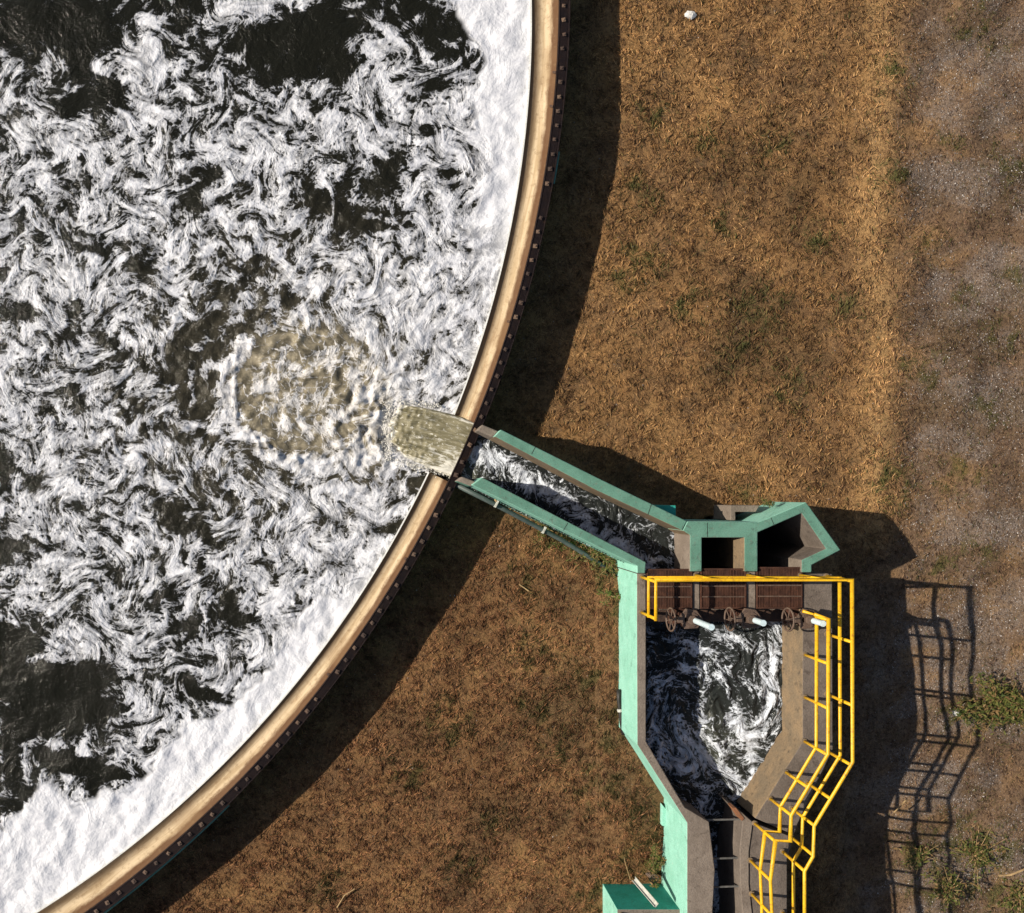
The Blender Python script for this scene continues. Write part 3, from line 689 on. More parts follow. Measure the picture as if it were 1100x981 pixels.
# bolts, about 0.36 m apart, on the stretch that can be seen
nb = 0; th = TH(611, -25)
while th < TH(90, 1005) and nb < 99:
    ri, ro = INR(th), CO[2]; t = 0.84+rnd.uniform(-0.02, 0.02); r = ri+(ro-ri)*t
    pb = W(CO[0]+r*math.cos(th), CO[1]+r*math.sin(th), 1.045)
    s = rnd.uniform(0.075, 0.10)
    mb = MB(); mb.box((pb.x, pb.y, pb.z+0.010), (s, s, 0.035), -th+rnd.uniform(-0.3, 0.3)); mb.box((pb.x, pb.y, pb.z+0.035), (s*0.4, s*0.4, 0.02), -th+0.4)
    if rnd.random() > 0.06: mb.build('bolt', M['bolt'], tank, bevel=0.006)
    th += 0.0128+rnd.uniform(-0.0008, 0.0008)+(0.004 if nb % 9 == 5 else 0); nb += 1
# painted ledge strips that show past the band
for (xa, ya), (xb, yb) in (((601, 163), (592, 197)), ((247, 866), (60, 1010))):
    t0, t1 = TH(xa, ya), TH(xb, yb); ths = [t0+(t1-t0)*i/20 for i in range(21)]
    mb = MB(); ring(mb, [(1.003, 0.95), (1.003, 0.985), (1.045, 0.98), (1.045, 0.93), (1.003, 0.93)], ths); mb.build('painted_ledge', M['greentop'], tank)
# seams and stain runs in the gutter: raised joint ribs
for xs, ys in ((590, 76), (585, 112), (420, 590), (533, 340), (330, 706)):
    th = TH(xs, ys); mb = MB(); ring(mb, [(0.56, 0.885), (0.60, 0.945), (0.66, 1.05), (0.69, 1.10), (0.69, 0.98), (0.56, 0.80)], [th, th+0.0022]); mb.build('joint_rib', M['rustdark'], tank)

# the jet
m, n, b, out = newmat('jet_water'); q = NB(n); jv = q.attr('jet', 'Vector')
st1 = q.noise(q.mapv(jv, (0.5, 6.0, 1), 0.22), 1.6, 12, 0.66, 0.3); st2 = q.noise(q.mapv(jv, (0.7, 4.0, 1), 0.35), 3.0, 12, 0.72, 0.4)
c = q.mix(q.sstep(st1, 0.32, 0.68), (0.13, 0.115, 0.062), (0.29, 0.26, 0.165))
sepj = n.nodes.new('ShaderNodeSeparateXYZ'); n.links.new(jv, sepj.inputs[0])
wh = q.math('ADD', st2, q.math('MULTIPLY', sepj.outputs[2], 0.28))
c = q.mix(q.sstep(wh, 0.535, 0.66, 0, 0.85), c, (0.74, 0.72, 0.64))
fl = q.noise(q.mapv(jv, (1.0, 1.6, 1), 0.3), 9.0, 6, 0.7, 0.3)
c = q.mix(q.sstep(fl, 0.57, 0.66, 0, 0.85), c, (0.74, 0.72, 0.64))
c = q.mix(q.sstep(q.noise(q.mapv(jv, (0.6, 2.2, 1), 0.4), 2.2, 4, 0.6), 0.54, 0.38, 0, 0.5), c, (0.085, 0.078, 0.042))
n.links.new(c, b.inputs['Base Color']); b.inputs['Roughness'].default_value = 0.2; b.inputs['IOR'].default_value = 1.33
n.links.new(q.bump(q.math('ADD', st1, q.math('MULTIPLY', st2, 0.6)), 0.7, 0.05), b.inputs['Normal'])
NU, NV = 90, 60
U, V = np.meshgrid(np.linspace(0, 1, NU), np.linspace(0, 1, NV)); u, v = U.ravel(), V.ravel()
e0 = np.array([515, 454.]); e1 = np.array([433, 433.]); f0 = np.array([490, 514.]); f1 = np.array([436, 491.])
top = e0+(e1-e0)*u[:, None]; bot = f0+(f1-f0)*u[:, None]
pj = top*(1-v[:, None])+bot*v[:, None]
pj[:, 1] -= 3*np.sin(np.pi*u)*(1-v); pj[:, 1] += 1.5*np.sin(np.pi*u)*v
pj[:, 0] -= 17*u**1.5*np.sin(np.pi*v)**0.7+u**3*(1.6*np.sin(v*19+1)+1.1*np.sin(v*43+2)+0.8*np.sin(v*83))
zj = 0.985-0.05*u-0.10*u**4+0.025*np.sin(np.pi*v)+0.007*fnoise(pj[:, 0]*0.3+pj[:, 1]*0.15, pj[:, 1]*1.4, modes(30, 6, 20, 91))+0.02*u**3*fnoise(pj[:, 0], pj[:, 1], modes(30, 5, 20, 92))
zj = np.where((v < 0.02) | (v > 0.98) | (u > 0.985), 0.70, zj)
kz = (H-zj)/F
idx = np.arange(NU*NV).reshape(NV, NU)
qj = np.stack([idx[1:, :-1], idx[1:, 1:], idx[:-1, 1:], idx[:-1, :-1]], -1).reshape(-1, 4)[:, ::-1]
edgew = 0.6*np.clip((u-0.9)/0.1, 0, 1)+0.35*np.exp(-((v-0.03)/0.04)**2)+np.clip((0.55-u)*1.6, 0, 1)*np.clip((v-0.45)*3, 0, 1)+np.exp(-((v-0.97)/0.06)**2)*0.8
jet = npmesh('water_jet', np.stack([(pj[:, 0]-NX)*kz, -(pj[:, 1]-NY)*kz, zj], 1), qj, m,
             {'jet': ('FLOAT_VECTOR', np.stack([u*2.0+v*0.25, v*1.2, edgew], 1))})
tag(jet, 'murky olive sheet of water shooting under the rim into the foaming tank', 'water jet')
# splash: droplets and froth lumps round the landing of the jet
def blobs(name, pts, mat, label, cat):
    base = []
    for i in range(5):
        for j in range(8):
            th_, ph_ = math.pi*(i+0.5)/5, 2*math.pi*j/8
            base.append((math.sin(th_)*math.cos(ph_), math.sin(th_)*math.sin(ph_), math.cos(th_)))
    base = np.array(base); fq = []
    for i in range(4):
        for j in range(8): fq.append([i*8+j, (i+1)*8+j, (i+1)*8+(j+1) % 8, i*8+(j+1) % 8])
    fq = np.array(fq); V = []; Fc = []
    for i, (x, y, z, r, sx, sy) in enumerate(pts):
        c_ = W(x, y, z); V.append(base*np.array([r*sx, r*sy, r*0.7])+np.array(c_)); Fc.append(fq+i*40)
    o = npmesh(name, np.concatenate(V), np.concatenate(Fc), mat)
    return tag(o, label, cat, kind='stuff')
spl = []
for i in range(1500):
    tt_ = rng.random()
    if tt_ < 0.55: bx = 417+rng.normal()*4; by = 430+rng.random()*66
    elif tt_ < 0.8: bx = 425+rng.random()*60; by = 493+(bx-425)*0.25+abs(rng.normal())*4
    else: bx = 425+rng.random()*50; by = 433+(bx-425)*0.12-abs(rng.normal())*3
    spl.append((bx, by, 0.79+abs(rng.normal())*0.035, 0.004+rng.random()**3*0.014, 0.7+rng.random(), 0.7+rng.random()))
blobs('splash_froth', spl, M['foamlump'] if 'foamlump' in M else surface('froth', (0.70, 0.68, 0.60), (0.8, 0.79, 0.75), 6, 0.3, None, 0, 0.2), 'pale froth and droplets thrown up where the olive jet lands', 'froth')

# ------------------------------------------------------------------ concrete sluice structure
sl0 = W(780, 700, 0)
sluice = empty('sluice_structure', (sl0.x, sl0.y, 0), 'green painted concrete channel, chambers and basin beside the round tank', 'sluice')
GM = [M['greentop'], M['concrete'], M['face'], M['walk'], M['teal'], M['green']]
ZT = 1.95; BOT = -1.7
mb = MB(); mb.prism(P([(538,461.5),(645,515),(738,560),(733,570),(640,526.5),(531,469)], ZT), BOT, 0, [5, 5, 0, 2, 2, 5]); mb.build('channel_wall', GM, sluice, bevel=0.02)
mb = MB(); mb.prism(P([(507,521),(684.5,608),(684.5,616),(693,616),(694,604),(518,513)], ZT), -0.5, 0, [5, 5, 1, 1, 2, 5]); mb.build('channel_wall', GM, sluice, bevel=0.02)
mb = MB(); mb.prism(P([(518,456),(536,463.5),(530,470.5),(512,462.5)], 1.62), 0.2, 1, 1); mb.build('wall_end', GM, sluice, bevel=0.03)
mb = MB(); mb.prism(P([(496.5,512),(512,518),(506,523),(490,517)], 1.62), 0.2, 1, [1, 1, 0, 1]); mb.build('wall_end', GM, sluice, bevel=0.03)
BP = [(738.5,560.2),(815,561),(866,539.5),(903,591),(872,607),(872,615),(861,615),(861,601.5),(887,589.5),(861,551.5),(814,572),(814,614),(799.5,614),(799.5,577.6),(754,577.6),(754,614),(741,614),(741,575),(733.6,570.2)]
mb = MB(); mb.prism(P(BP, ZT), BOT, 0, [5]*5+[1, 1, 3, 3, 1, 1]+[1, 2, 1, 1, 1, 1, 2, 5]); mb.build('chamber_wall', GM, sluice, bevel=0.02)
# dark inner back wall and ledge of the right-hand chamber
mb = MB(); mb.prism(P([(700,649),(866,649),(866,655),(700,655)], 1.6), BOT, 1, 1); mb.build('cross_wall', GM, sluice)
ZK = 1.85
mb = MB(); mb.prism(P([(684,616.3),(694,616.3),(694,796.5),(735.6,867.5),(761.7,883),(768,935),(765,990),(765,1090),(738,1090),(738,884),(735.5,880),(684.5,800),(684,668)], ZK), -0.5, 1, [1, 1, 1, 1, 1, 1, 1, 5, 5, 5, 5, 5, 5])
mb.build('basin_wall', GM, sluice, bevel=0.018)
mb = MB(); mb.prism(P([(862,616.8),(894,616.8),(894.8,805),(857,885),(853,897),(811,879),(862,797)], ZK), -0.5, 3, [1, 1, 1, 1, 1, 2, 2]); mb.build('walkway', GM, sluice, bevel=0.018)
mb = MB(); mb.prism(P([(809,884),(852,899.5),(845.5,923),(845.5,1090),(809,1090),(809,985),(805,950),(805,915)], 1.80), -0.5, 3, 3); mb.build('walkway', GM, sluice, bevel=0.015)
mb = MB(); mb.prism(P([(789,868.5),(797,873),(809,883.6),(804.6,915),(804.6,950),(808.6,985),(808.6,1090),(798,1090),(798,985),(795,944),(794.5,913),(798,880)], 1.83), -0.5, 1, 3); mb.build('outlet_coping', GM, sluice, bevel=0.015)
mb = MB(); mb.prism(P([(787.5,868.5),(790.5,868.0),(799.5,879.3),(797,882)], 1.85), 1.5); mb.build('stained_edge', M['orangeedge'], sluice)
for x0, x1 in ((743.9, 751.5), (801.8, 811.6)):
    mb = MB(); mb.prism(P([(x0,614.3),(x1,614.3),(x1,655),(x0,655)], 1.84), BOT, 1, 1); mb.build('pier', GM, sluice, bevel=0.012)
mb = MB(); mb.prism(P([(694.2,655.2),(868,655.2),(868,668),(694.2,668)], 1.62), 1.25, 0, 0); mb.build('cross_beam', M['rustdark'], sluice, bevel=0.012)
mb = MB(); mb.prism(P([(663,977),(737.8,977),(737.8,1090),(663,1090)], 1.35), -0.4, 1, [4, 4, 5, 5]); mb.build('side_block', GM, sluice, bevel=0.015)  # north and east sides take the green with shade painted in
mb = MB(); mb.prism(P([(704,543),(726,543),(726,556),(704,546)], 1.55), -0.3, 4, 4); mb.build('buttress', GM, sluice, bevel=0.01)  # stub in shade, its green darkened to match
mb = MB(); mb.prism(P([(785,543),(816,543),(812,550),(790,550),(790,559),(785,559)], 1.1), -0.3, 1, 1); mb.build('stub_wall', GM, sluice, bevel=0.01)
mb = MB(); mb.prism(P([(711,864),(716,870),(716,889),(711,887)], 0.3), -0.3, 5, 5); mb.build('wall_nib', GM, sluice, bevel=0.01)
for y_, xa, xb in ((880, 757, 802), (921.5, 766, 796), (952, 767, 797)):
    mb = MB(); mb.tube([W(xa, y_+1, 1.70), W(xb, y_, 1.70)], 0.022, 8); mb.build('tie_rod', M['rod'], sluice)
for x_, y_ in ((667, 982), (708, 983), (750, 982), (820, 984)):
    mb = MB(); c0 = W(x_, y_, 1.80 if x_ > 740 else 1.35); mb.tube([c0, c0+Vector((0, 0, 0.10)), c0+Vector((0, 0, 0.13))], [0.05, 0.05, 0.03], 12); mb.build('anchor_stud', M['face'], sluice)
# cracks / construction joints as grooves: thin dark strips a few mm proud of the paint
for a_, b_ in (((575.5,479.5),(571,488)), ((700,541),(696,553)), ((610,562),(605,570)), ((828,556),(832,565)), ((760,561.5),(760,577))):
    pa, pb = W(*a_, ZT+0.003), W(*b_, ZT+0.003); d_ = (pb-pa).normalized(); s = Vector((-d_.y, d_.x, 0))*0.006
    mb = MB(); mb.add([pa-s, pa+s, pb+s, pb-s], [[0, 1, 2, 3]]); mb.build('joint', M['black'], sluice)

# ------------------------------------------------------------------ gratings
GR = [(694.4, 743.3, 611, 654.3, 'rusty brown steel grating nearest the left green basin wall'), (752.2, 801.3, 610.5, 654, 'middle rusty brown steel grating between the two narrow concrete piers'), (812.2, 861.6, 609, 654, 'rusty brown steel grating beside the wide right concrete walkway')]
for x0, x1, y0, y1, lab in GR:
    a, b_ = W(x0, y1, 1.86), W(x1, y0, 1.86); c_ = (a+b_)/2
    g = empty('steel_grating', (c_.x, c_.y, 1.84), lab, 'grating', 'rusty gratings over the gate slots')
    mb = MB()
    mb.box((a.x+0.02, c_.y, 1.865), (0.035, b_.y-a.y, 0.05)); mb.box((b_.x-0.02, c_.y, 1.865), (0.035, b_.y-a.y, 0.05))
    mb.box((c_.x, a.y+0.02, 1.865), (b_.x-a.x-0.08, 0.035, 0.05)); mb.box((c_.x, b_.y-0.02, 1.865), (b_.x-a.x-0.08, 0.035, 0.05))
    mb.build('frame', M['rust'], g, bevel=0.004)
    mb = MB(); nbr = 26
    for i in range(nbr):
        xx = a.x+0.05+(b_.x-a.x-0.10)*(i+0.5)/nbr
        mb.box((xx, c_.y, 1.86+rnd.uniform(-0.006, 0.006)), ((b_.x-a.x)/nbr*rnd.uniform(0.42, 0.78), b_.y-a.y-0.08, 0.03), rnd.uniform(-0.004, 0.004))
    mb.build('bars', M['rust'], g)
    for fy in (0.30, 0.56):
        yy = a.y+(b_.y-a.y)*fy
        mb = MB(); mb.box((c_.x, yy, 1.885), (b_.x-a.x-0.06, 0.026, 0.02)); mb.build('cross_bar', M['iron'], g)

# ------------------------------------------------------------------ gate hoists
def hoist_mesh(px, py, label, tube_h):
    o0 = W(px, py, 1.62)
    g = empty('gate_hoist', (o0.x, o0.y, 1.62), label, 'gate hoist', 'gate hoists on the dark cross beam')
    ox, oy = o0.x, o0.y
    mb = MB()
    for sx_ in (-0.20, 0.20):                                      # splayed pedestal legs
        mb.tube([(ox+sx_, oy-0.16, 1.62), (ox+sx_*0.4, oy-0.02, 2.15)], [0.045, 0.04], 6)
        mb.tube([(ox+sx_, oy+0.14, 1.62), (ox+sx_*0.4, oy+0.02, 2.15)], [0.045, 0.04], 6)
    mb.box((ox, oy, 2.16), (0.40, 0.24, 0.05), 0.2)
    mb.box((ox, oy, 1.65), (0.60, 0.34, 0.05))
    mb.build('pedestal', M['rust'], g, bevel=0.006)
    mb = MB()
    n8 = 10; pts = [(ox+0.17*math.cos(2*math.pi*i/n8), oy+0.17*math.sin(2*math.pi*i/n8), 2.32) for i in range(n8)]
    mb.prism(pts, 2.18); mb.prism([(ox+(p_[0]-ox)*0.6, oy+(p_[1]-oy)*0.6, 2.40) for p_ in pts], 2.32)
    mb.box((ox-0.20, oy, 2.26), (0.20, 0.13, 0.12), 0.0)
    mb.prism([(ox+0.12, oy+0.20, 2.30), (ox-0.12, oy+0.24, 2.30), (ox-0.26, oy+0.05, 2.30), (ox-0.15, oy-0.2, 2.30), (ox+0.14, oy-0.18, 2.30), (ox+0.26, oy, 2.30)], 2.24)
    mb.build('gearbox', M['iron'], g, bevel=0.012)
    mb = MB(); mb.tube([(ox-0.26, oy, 2.26), (ox-0.44, oy, 2.26)], 0.025, 8); mb.build('drive_shaft', M['iron'], g)
    wx_ = ox-0.43; R_ = 0.245; tilt = 0.16
    def wp(r, a): return (wx_+tilt*0.35*r*math.sin(a)*2.0, oy+r*math.cos(a), 2.26+r*math.sin(a)*0.94)
    mb = MB(); mb.tube([wp(R_, 2*math.pi*i/28) for i in range(28)], 0.021, 8, True)
    wh_ = mb.build('handwheel', M['iron'], g, smooth=True)
    mb = MB(); mb.tube([(wx_-0.03, oy, 2.26), (wx_+0.03, oy, 2.26)], 0.045, 12)
    mb.build('hub', M['iron'], wh_)
    for i in range(6):
        a = math.pi*i/3+0.3; mb = MB(); mb.tube([wp(0.03, a), wp(R_-0.01, a)], 0.012, 6); mb.build('spoke', M['iron'], wh_)
    mb = MB(); mb.tube([(ox+0.06, oy-0.01, 2.38), (ox+0.06, oy-0.01, 2.38+tube_h)], 0.062, 20)
    mb.tube([(ox+0.06, oy-0.01, 2.38+tube_h), (ox+0.06, oy-0.01, 2.385+tube_h+0.02)], 0.066, 20)
    mb.build('stem_cover', M['pvc'], g, smooth=False)
hoist_mesh(732, 661.5, 'gate hoist with brown gearbox and the longest white stem tube, at the left gate', 0.95)
hoist_mesh(793.5, 661.0, 'middle gate hoist with short white stem tube below the middle grating', 0.42)
hoist_mesh(854, 661.5, 'right gate hoist with short white stem tube beside the inner yellow railing', 0.42)

# ------------------------------------------------------------------ railings
ZR, ZM = 2.93, 2.40
def railing(top, mid, posts, label, zb=1.85, cross=(), group='yellow railings on the walkway'):
    c_ = W(top[0][0], top[0][1], 0)
    g = empty('guard_railing', (c_.x, c_.y, zb), label, 'railing', group)
    mb = MB(); mb.tube([W(x, y, ZR) for x, y in top], 0.036, 10); mb.build('top_rail', M['yellow'], g, smooth=True)
    if mid is None:
        s = (H-ZR)/(H-ZM); mid = [(NX+(x-NX)*s, NY+(y-NY)*s) for x, y in top]
    mb = MB(); mb.tube([W(x, y, ZM) for x, y in mid], 0.034, 10); mb.build('mid_rail', M['yellow'], g, smooth=True)
    for x, y in posts:
        t = W(x, y, ZR); mb = MB(); mb.tube([(t.x, t.y, zb-0.01), (t.x, t.y, ZR)], 0.034, 10)
        o = mb.build('post', M['yellow'], g, smooth=True)
        mb = MB(); mb.tube([(t.x, t.y, zb), (t.x, t.y, zb+0.03), (t.x, t.y, zb+0.032)], [0.065, 0.06, 0.03], 12); mb.build('base_plate', M['face'], o)
outer_top = [(704.5,667),(704.5,623.5),(765.6,623),(915.2,622.8),(916,819),(874.6,887.5),(873.6,920),(864.3,936),(864.3,1060)]
railing(outer_top, None, [(704.5,665),(704.5,625),(765.6,623),(824,622.8),(884,622.8),(914,624),(914.8,689.7),(914.8,757.5),(914.5,822),(892,858),(874.8,887),(873.5,919),(864.5,936),(864.5,1005)],
        'long outer yellow railing running over the gratings and down the shadow side', 1.85)
inner_top = [(874.6,660),(890,664.5),(889.6,810),(850,876),(849,904),(833,903),(827.7,946),(829.5,985),(829.5,1060)]
railing(inner_top, None, [(889.8,666),(889.6,713),(889.4,761),(889,811),(868,846),(850.3,876),(832.8,904),(827.8,946),(829.4,984)],
        'shorter inner yellow railing along the basin side of the walkway', 1.85)

# ------------------------------------------------------------------ pipes and small things
c_ = W(560, 555, 0); g = empty('drain_pipe', (c_.x, c_.y, 0), 'thin grey pipe running along the foot of the lower channel wall', 'pipe')
mb = MB(); mb.tube([W(486,519,0.95), W(530,541,0.85), W(560,557,0.6), W(603,580,0.35), W(626,594,0.18), W(666,619,0.12)], 0.055, 12); mb.build('pipe_run', M['pipe'], g, smooth=True)
for x_, y_, z_ in ((533, 541.5, 0.84), (584, 569.5, 0.45)):
    k = W(x_, y_, z_); mb = MB(); mb.box((k.x, k.y, k.z+0.02), (0.05, 0.17, 0.15), -0.48); mb.build('clamp', M['galv'], g, bevel=0.005)
mb = MB(); c_ = W(532, 537, 1.5); mb.tube([c_, c_+Vector((0.0, -0.03, 0.18))], 0.022, 8); mb.build('bracket_pin', M['drystick'], g)
c_ = W(666, 765, 0); g = empty('hose_length', (c_.x, c_.y, 0), 'short black hose lying against the foot of the bright green wall', 'hose')
mb = MB(); mb.tube([W(664.5,741,0.50), W(665,752,0.48), W(667,770,0.46), W(670,789,0.46)], 0.055, 10); mb.build('hose', M['black'], g, smooth=True)
mb = MB(); k1, k2 = W(665.8,761.5,0.47), W(666.3,764.5,0.47); mb.tube([k1, k2], 0.066, 10); mb.build('joint_sleeve', M['galv'], g)
# metal channel leaning over the side block
pa, pb = W(682, 945, 0.55), W(706, 973, 1.42); d_ = (pb-pa).normalized(); s = d_.cross(Vector((0, 0, 1))).normalized()*0.06; up = s.cross(d_).normalized()
mb = MB()
mb.add([pa-s, pa+s, pb+s, pb-s, pa-s+up*0.015, pa+s+up*0.015, pb+s+up*0.015, pb-s+up*0.015], [[3,2,1,0],[4,5,6,7],[0,1,5,4],[1,2,6,5],[2,3,7,6],[3,0,4,7]])
for q_ in (-1, 1):
    e = s*q_; e2 = s*q_*0.8
    a1, a2, b1, b2 = pa+e, pa+e2, pb+e, pb+e2; u_ = up*0.06
    mb.add([a1, a2, b2, b1, a1+u_, a2+u_, b2+u_, b1+u_], [[3,2,1,0],[4,5,6,7],[0,1,5,4],[1,2,6,5],[2,3,7,6],[3,0,4,7]])
o = mb.build('metal_channel', M['galv']); tag(o, 'pale metal channel section leaning on the low teal block', 'metal strip')
c_ = W(701, 946, 0); g = empty('ground_valve', (c_.x, c_.y, 0), 'small rusty handwheel valve standing in weeds behind the teal block', 'valve')
k = W(702.5, 944, 0.45); mb = MB(); mb.tube([k+Vector((0.10*math.cos(a), 0.10*math.sin(a), 0.02*math.sin(a))) for a in [2*math.pi*i/18 for i in range(18)]], 0.014, 6, True)
for i in range(3):
    a = math.pi*i/3; v_ = Vector((math.cos(a), math.sin(a), 0))*0.1; mb.tube([k-v_, k+v_], 0.009, 5)
mb.build('handwheel', M['iron'], g, smooth=True)
mb = MB(); mb.tube([Vector((k.x, k.y, 0)), Vector((k.x, k.y, 0.45))], 0.025, 8); mb.tube([W(694,938,0.12), W(700,943,0.2), Vector((k.x, k.y, 0.2))], 0.03, 8); mb.build('valve_body', M['iron'], g)

def plant(name, px, py, r, h, nleaf, label, mat, stems=6, base_z=0.0, leaf=0.05, cat='plant', group=None):
    if base_z == 0.0:
        c_ = W(px, py, 0); base_z = float(ground_z(np.array([c_.x]), np.array([c_.y]))[0])
    c_ = W(px, py, base_z); g = empty(name, (c_.x, c_.y, base_z), label, cat, group)
    mb = MB(); tips = []
    for i in range(stems):
        a = rng.random()*6.28; rr = r*(0.25+1.0*rng.random()**1.5)
        m_ = Vector((c_.x+math.cos(a)*rr*0.4, c_.y+math.sin(a)*rr*0.4, base_z+h*0.6)); t = Vector((c_.x+math.cos(a)*rr, c_.y+math.sin(a)*rr, base_z+h*(0.5+0.5*rng.random())))
        mb.tube([c_, m_, t], [0.009, 0.007, 0.004], 5); tips.append((m_, t))
    mb.build('stems', M['drystick'], g)
    V = []; Fc = []; R = []
    for i in range(nleaf):
        m_, t = tips[i % stems]; f_ = rng.random(); p_ = np.array(m_.lerp(t, f_*1.15))+rng.normal(size=3)*np.array([r*0.10, r*0.10, h*0.10])
        p_[2] = max(p_[2], base_z+0.02)
        a = rng.random()*6.28; L = leaf*(0.6+0.8*rng.random()); wd = L*0.17; spr = 0.9
        dx = np.array([math.cos(a), math.sin(a), rng.normal()*0.35]); sd = np.array([-math.sin(a), math.cos(a), rng.normal()*0.4])
        k_i = len(V)*1
        V += [p_, p_+dx*L*0.5+sd*wd, p_+dx*L, p_+dx*L*0.5-sd*wd]; Fc.append([k_i, k_i+1, k_i+2, k_i+3]); R += [rng.random()]*4
    V = np.array(V)-np.array([c_.x, c_.y, base_z])
    o = npmesh('foliage', V, np.array(Fc), mat, {'rand': ('FLOAT', np.array(R))}, smooth=False); o.parent = g
    return g
GP = 'weeds and shrubs round the sluice'
plant('shrub', 1072, 757, 0.85, 0.45, 2300, 'straggly yellow green shrub on the gravel at the right, the largest plant', M['leafy'], 40, leaf=0.095, cat='shrub')
plant('weed', 1034, 766, 0.28, 0.22, 380, 'low green weed beside the white litter near the shrub', M['leaf'], 8, group=GP)
plant('weed', 701, 921, 0.36, 0.40, 620, 'leafy green weed against the bright green wall beside the small valve', M['leafy'], 10, group=GP, leaf=0.06)
plant('weed', 699, 948, 0.20, 0.30, 160, 'small weed growing between the valve and the low teal block', M['leaf'], 6, group=GP)
plant('weed', 820, 542, 0.17, 0.28, 190, 'bright green weed growing behind the angled chamber wall', M['leafy'], 6, base_z=1.15, group=GP)
plant('weed', 611, 580, 0.42, 0.25, 420, 'sprawling weed in the middle of the lower channel wall beside the grey pipe', M['leaf'], 10, group=GP)
plant('weed', 583, 566, 0.36, 0.22, 380, 'weed nearest the tank end of the grey pipe along the channel', M['leafy'], 16, group=GP, leaf=0.07)
plant('weed', 632, 594, 0.45, 0.25, 520, 'widest green weed below the channel wall where the grey pipe disappears', M['leafy'], 20, group=GP, leaf=0.075)
plant('weed', 654, 606, 0.32, 0.25, 340, 'weed tucked into the corner between pipe end and bright green wall', M['leafy'], 14, group=GP, leaf=0.07)
plant('weed', 986, 918, 0.45, 0.16, 320, 'low dry weed in the lower part of the railing shadow', M['leafy'], 22, group=GP, leaf=0.085)
plant('weed', 1020, 955, 0.6, 0.18, 440, 'dry sprawling weed at the bottom edge right of the shadow', M['leafy'], 26, group=GP, leaf=0.09)
plant('weed', 655, 640, 0.30, 0.22, 300, 'weed at the corner where channel wall meets bright green wall', M['leaf'], 8, group=GP)
plant('weed', 1045, 918, 0.75, 0.2, 620, 'wide straggling weed on the gravel near the railing shadow bottom', M['leafy'], 34, group=GP, leaf=0.09)
plant('weed', 1093, 962, 0.75, 0.2, 620, 'straggling weed in the bottom right corner', M['leafy'], 34, group=GP, leaf=0.09)

def stone(name, px, py, r, mat, label, cat, zs=0.6):
    c_ = W(px, py, 0); z0 = float(ground_z(np.array([c_.x]), np.array([c_.y]))[0])
    mb = MB(); n1_ = 9
    rings_ = []
    for j, (rr, zz) in enumerate(((0.75, 0.0), (1.0, 0.35), (0.8, 0.75), (0.35, 1.0))):
        rings_.append([(c_.x+r*rr*math.cos(6.283*i/n1_)*rnd.uniform(0.8, 1.2), c_.y+r*rr*math.sin(6.283*i/n1_)*rnd.uniform(0.6, 0.95), z0+zz*r*zs*rnd.uniform(0.85, 1.1)) for i in range(n1_)])
    vs_ = sum(rings_, []); fs_ = [[j*n1_+i, j*n1_+(i+1) % n1_, (j+1)*n1_+(i+1) % n1_, (j+1)*n1_+i] for j in range(3) for i in range(n1_)]+[[27+i for i in range(n1_)]]
    mb.add(vs_, fs_); o = mb.build(name, mat); return tag(o, label, cat)
stone('stone', 741, 17, 0.13, M['white'], 'pale stone lying in the dry grass at the top', 'stone')
stone('litter_bag', 1031, 767, 0.11, M['white'], 'small crumpled white bag on gravel beside the shrub', 'litter', 1.2)
def stick(name, pts, r, label):
    mb = MB(); mb.tube([W(x, y, z) for x, y, z in pts], r, 6); return tag(mb.build(name, M['drystick']), label, 'stick')
stick('dry_stick', [(1073,941,0.1),(1086,940,0.16),(1098,935,0.2),(1112,928,0.15)], 0.022, 'pale dry stick at the right edge below the shrub')
stick('dry_stick', [(960,873,0.1),(968,866,0.12),(974,858,0.1)], 0.014, 'short pale stick crossing the railing shadow')
stick('dry_stick', [(558,628,0.06),(568,635,0.08)], 0.016, 'tiny pale stick on the brown grass left of the green wall')
stick('dry_stick', [(362,975,0.05),(370,962,0.09),(381,955,0.06)], 0.014, 'thin bent twig on the grass below the curved tank')
stick('dry_stick', [(668,900,0.06),(671,925,0.08),(677,945,0.06)], 0.008, 'long thin stalk standing left of the leafy weed by the valve')

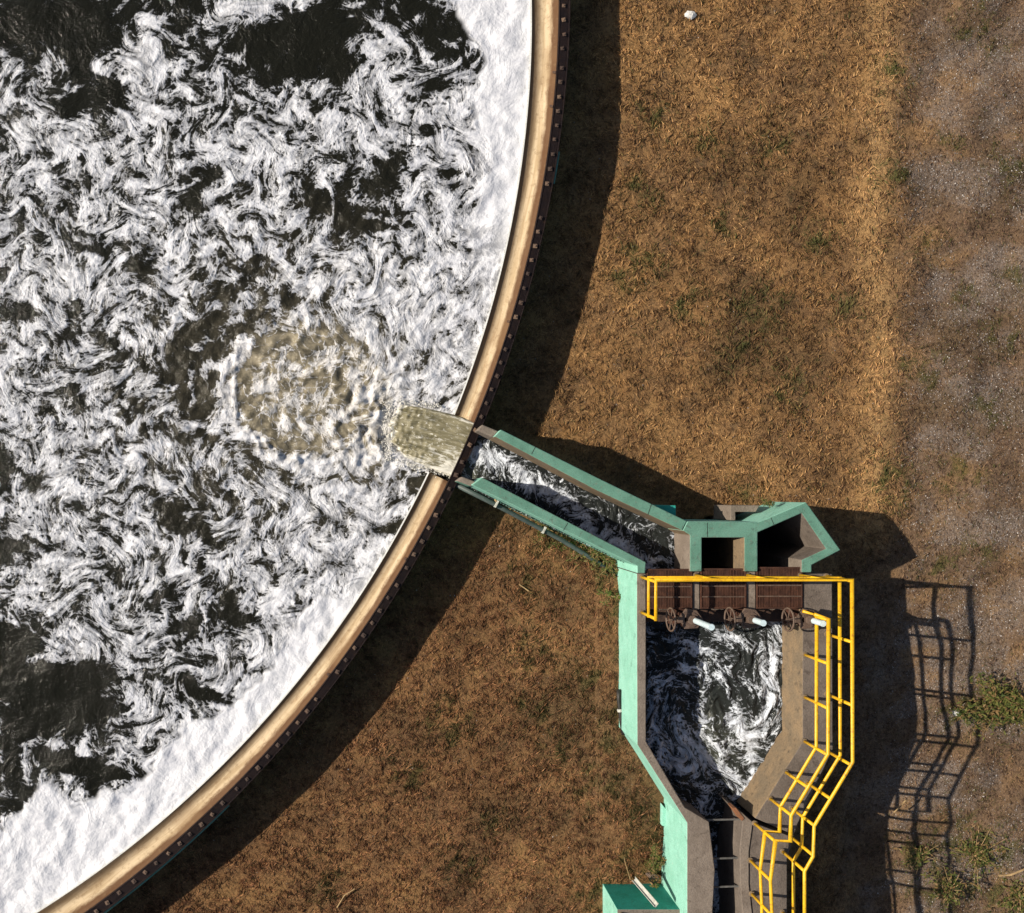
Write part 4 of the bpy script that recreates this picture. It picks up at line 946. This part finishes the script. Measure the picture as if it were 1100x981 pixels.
# ------------------------------------------------------------------ grass and stones
def inside_tank(px, py): return np.hypot(px-CO[0], py-CO[1]) < CO[2]-6
SL_POLY = [(500,520),(535,450),(655,512),(740,552),(815,553),(866,533),(905,590),(897,612),(897,806),(860,886),(850,925),(850,1100),(655,1100),(645,955),(712,946),(712,890),(668,790),(664,612)]
def grass(N):
    px = rng.uniform(60, 1160, N*2); py = rng.uniform(-60, 1040, N*2)
    X, Y = (px-NX)*H/F, -(py-NY)*H/F
    g = gravelness(px, py); gn = greenness(px, py)
    right = rightness(px, py)
    cl_ = 0.5+0.28*fnoise(px, py, modes(50, 8, 50, 101))
    ok = ~inside_tank(px, py) & ~inpoly(px, py, SL_POLY) & (rng.random(N*2) < np.clip(cl_+0.15, 0.12, 1)*(1-0.62*right*np.clip(g*1.5, 0.35, 1))+0.3*gn)
    px, py, X, Y, gn, g, right = [a[ok][:N] for a in (px, py, X, Y, gn, g, right)]
    n_ = len(px); Z = ground_z(X, Y)
    L = (0.045+0.13*rng.random(n_)**1.8)*(1+0.2*gn)*(1-0.25*right)
    a = 2.6*fnoise(px, py, modes(30, 14, 60, 106))+rng.normal(size=n_)*0.9
    tilt = 0.10+0.75*rng.random(n_)**1.7
    dirv = np.stack([np.cos(a), np.sin(a), tilt*1.0], 1); dirv /= np.linalg.norm(dirv, axis=1)[:, None]
    side = np.stack([-np.sin(a), np.cos(a), rng.normal(size=n_)*0.4], 1)
    wd = (0.0030+0.0048*rng.random(n_))[:, None]
    b0 = np.stack([X, Y, Z-0.004], 1)
    bend = dirv+np.stack([0.5*np.cos(a+0.6), 0.5*np.sin(a+0.6), -0.25*np.ones(n_)], 1)
    mid_ = b0+dirv*L[:, None]*0.55
    V = np.stack([b0-side*wd, b0+side*wd, mid_+side*wd*0.8, mid_+bend*L[:, None]*0.4], 1).reshape(-1, 3)
    Fq = np.arange(n_*4).reshape(-1, 4)
    t1 = rng.random(n_)
    cst = np.array([0.47, 0.305, 0.145]); cbr = np.array([0.14, 0.080, 0.045]); cgo = np.array([0.33, 0.185, 0.075])
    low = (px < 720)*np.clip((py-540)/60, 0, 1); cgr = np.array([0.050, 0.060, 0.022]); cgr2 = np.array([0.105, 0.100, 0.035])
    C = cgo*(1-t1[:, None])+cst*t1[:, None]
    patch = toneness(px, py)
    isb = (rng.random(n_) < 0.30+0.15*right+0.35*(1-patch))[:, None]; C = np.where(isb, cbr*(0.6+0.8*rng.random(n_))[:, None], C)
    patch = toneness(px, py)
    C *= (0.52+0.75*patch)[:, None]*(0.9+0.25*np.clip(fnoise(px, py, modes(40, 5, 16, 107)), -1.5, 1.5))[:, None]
    C *= np.array([1, 1, 1])-right[:, None]*np.array([0.34, 0.30, 0.10])
    isg = rng.random(n_) < gn*0.85+0.05
    C = np.where(isg[:, None], cgr*(1-t1[:, None])+cgr2*t1[:, None], C)
    C *= 1+0.35*(np.exp(-((px-943-6*np.sin(py/50))/18)**2)*(py < 590))[:, None]
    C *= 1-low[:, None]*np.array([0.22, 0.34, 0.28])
    C = np.clip(C*np.array([1.05, 1.0, 0.95]), 0.01, 1)
    return V, Fq, np.repeat(C, 4, 0)
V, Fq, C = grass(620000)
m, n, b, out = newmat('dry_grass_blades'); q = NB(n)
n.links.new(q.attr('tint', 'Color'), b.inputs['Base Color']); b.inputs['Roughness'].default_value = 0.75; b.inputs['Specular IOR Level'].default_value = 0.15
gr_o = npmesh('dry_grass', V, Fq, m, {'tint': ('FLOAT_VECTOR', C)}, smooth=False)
tag(gr_o, 'short dry brown grass over the ground round the tank', 'grass', kind='stuff')

def pebbles(N):
    px = rng.uniform(960, 1160, N*4); py = rng.uniform(-40, 1030, N*4)
    g = gravelness(px, py)
    ok = (rng.random(N*4) < np.clip(g, 0.03, 1)**1.0) & ~inpoly(px, py, SL_POLY); px, py = px[ok][:N], py[ok][:N]
    # a scatter of crumbs over the grass as well
    qx = rng.uniform(120, 960, N//12); qy = rng.uniform(-40, 1030, N//12); ok = ~inside_tank(qx, qy) & ~inpoly(qx, qy, SL_POLY)
    px = np.concatenate([px, qx[ok]]); py = np.concatenate([py, qy[ok]])
    X, Y = (px-NX)*H/F, -(py-NY)*H/F; Z = ground_z(X, Y); n_ = len(px)
    base = np.array([[1,0,0],[0,1,0],[-1,0,0],[0,-1,0],[0,0,0.8],[0,0,-0.8]], float)
    r = 0.004+0.014*rng.random(n_)**5
    V = base[None]*r[:, None, None]*rng.uniform(0.6, 1.4, (n_, 6, 3)); a = rng.random(n_)*6.28
    ca, sa = np.cos(a)[:, None], np.sin(a)[:, None]
    V = np.stack([V[..., 0]*ca-V[..., 1]*sa, V[..., 0]*sa+V[..., 1]*ca, V[..., 2]], -1)+np.stack([X, Y, Z+r*0.4], 1)[:, None, :]
    f = np.array([[0,1,4],[1,2,4],[2,3,4],[3,0,4],[1,0,5],[2,1,5],[3,2,5],[0,3,5]])
    Fq = (f[None]+np.arange(n_)[:, None, None]*6).reshape(-1, 3)
    t = rng.random(n_)**3
    C = np.array([0.17, 0.14, 0.125])*(1-t[:, None])+np.array([0.50, 0.46, 0.42])*t[:, None]
    return V.reshape(-1, 3), Fq, np.repeat(C, 6, 0)
V, Fq, C = pebbles(60000)
m, n, b, out = newmat('gravel_chips'); q = NB(n)
n.links.new(q.attr('tint', 'Color'), b.inputs['Base Color']); b.inputs['Roughness'].default_value = 0.7
po = npmesh('gravel', V, Fq, m, {'tint': ('FLOAT_VECTOR', C)}, smooth=False)
tag(po, 'loose grey and white gravel chips scattered on the ground', 'gravel', kind='stuff')
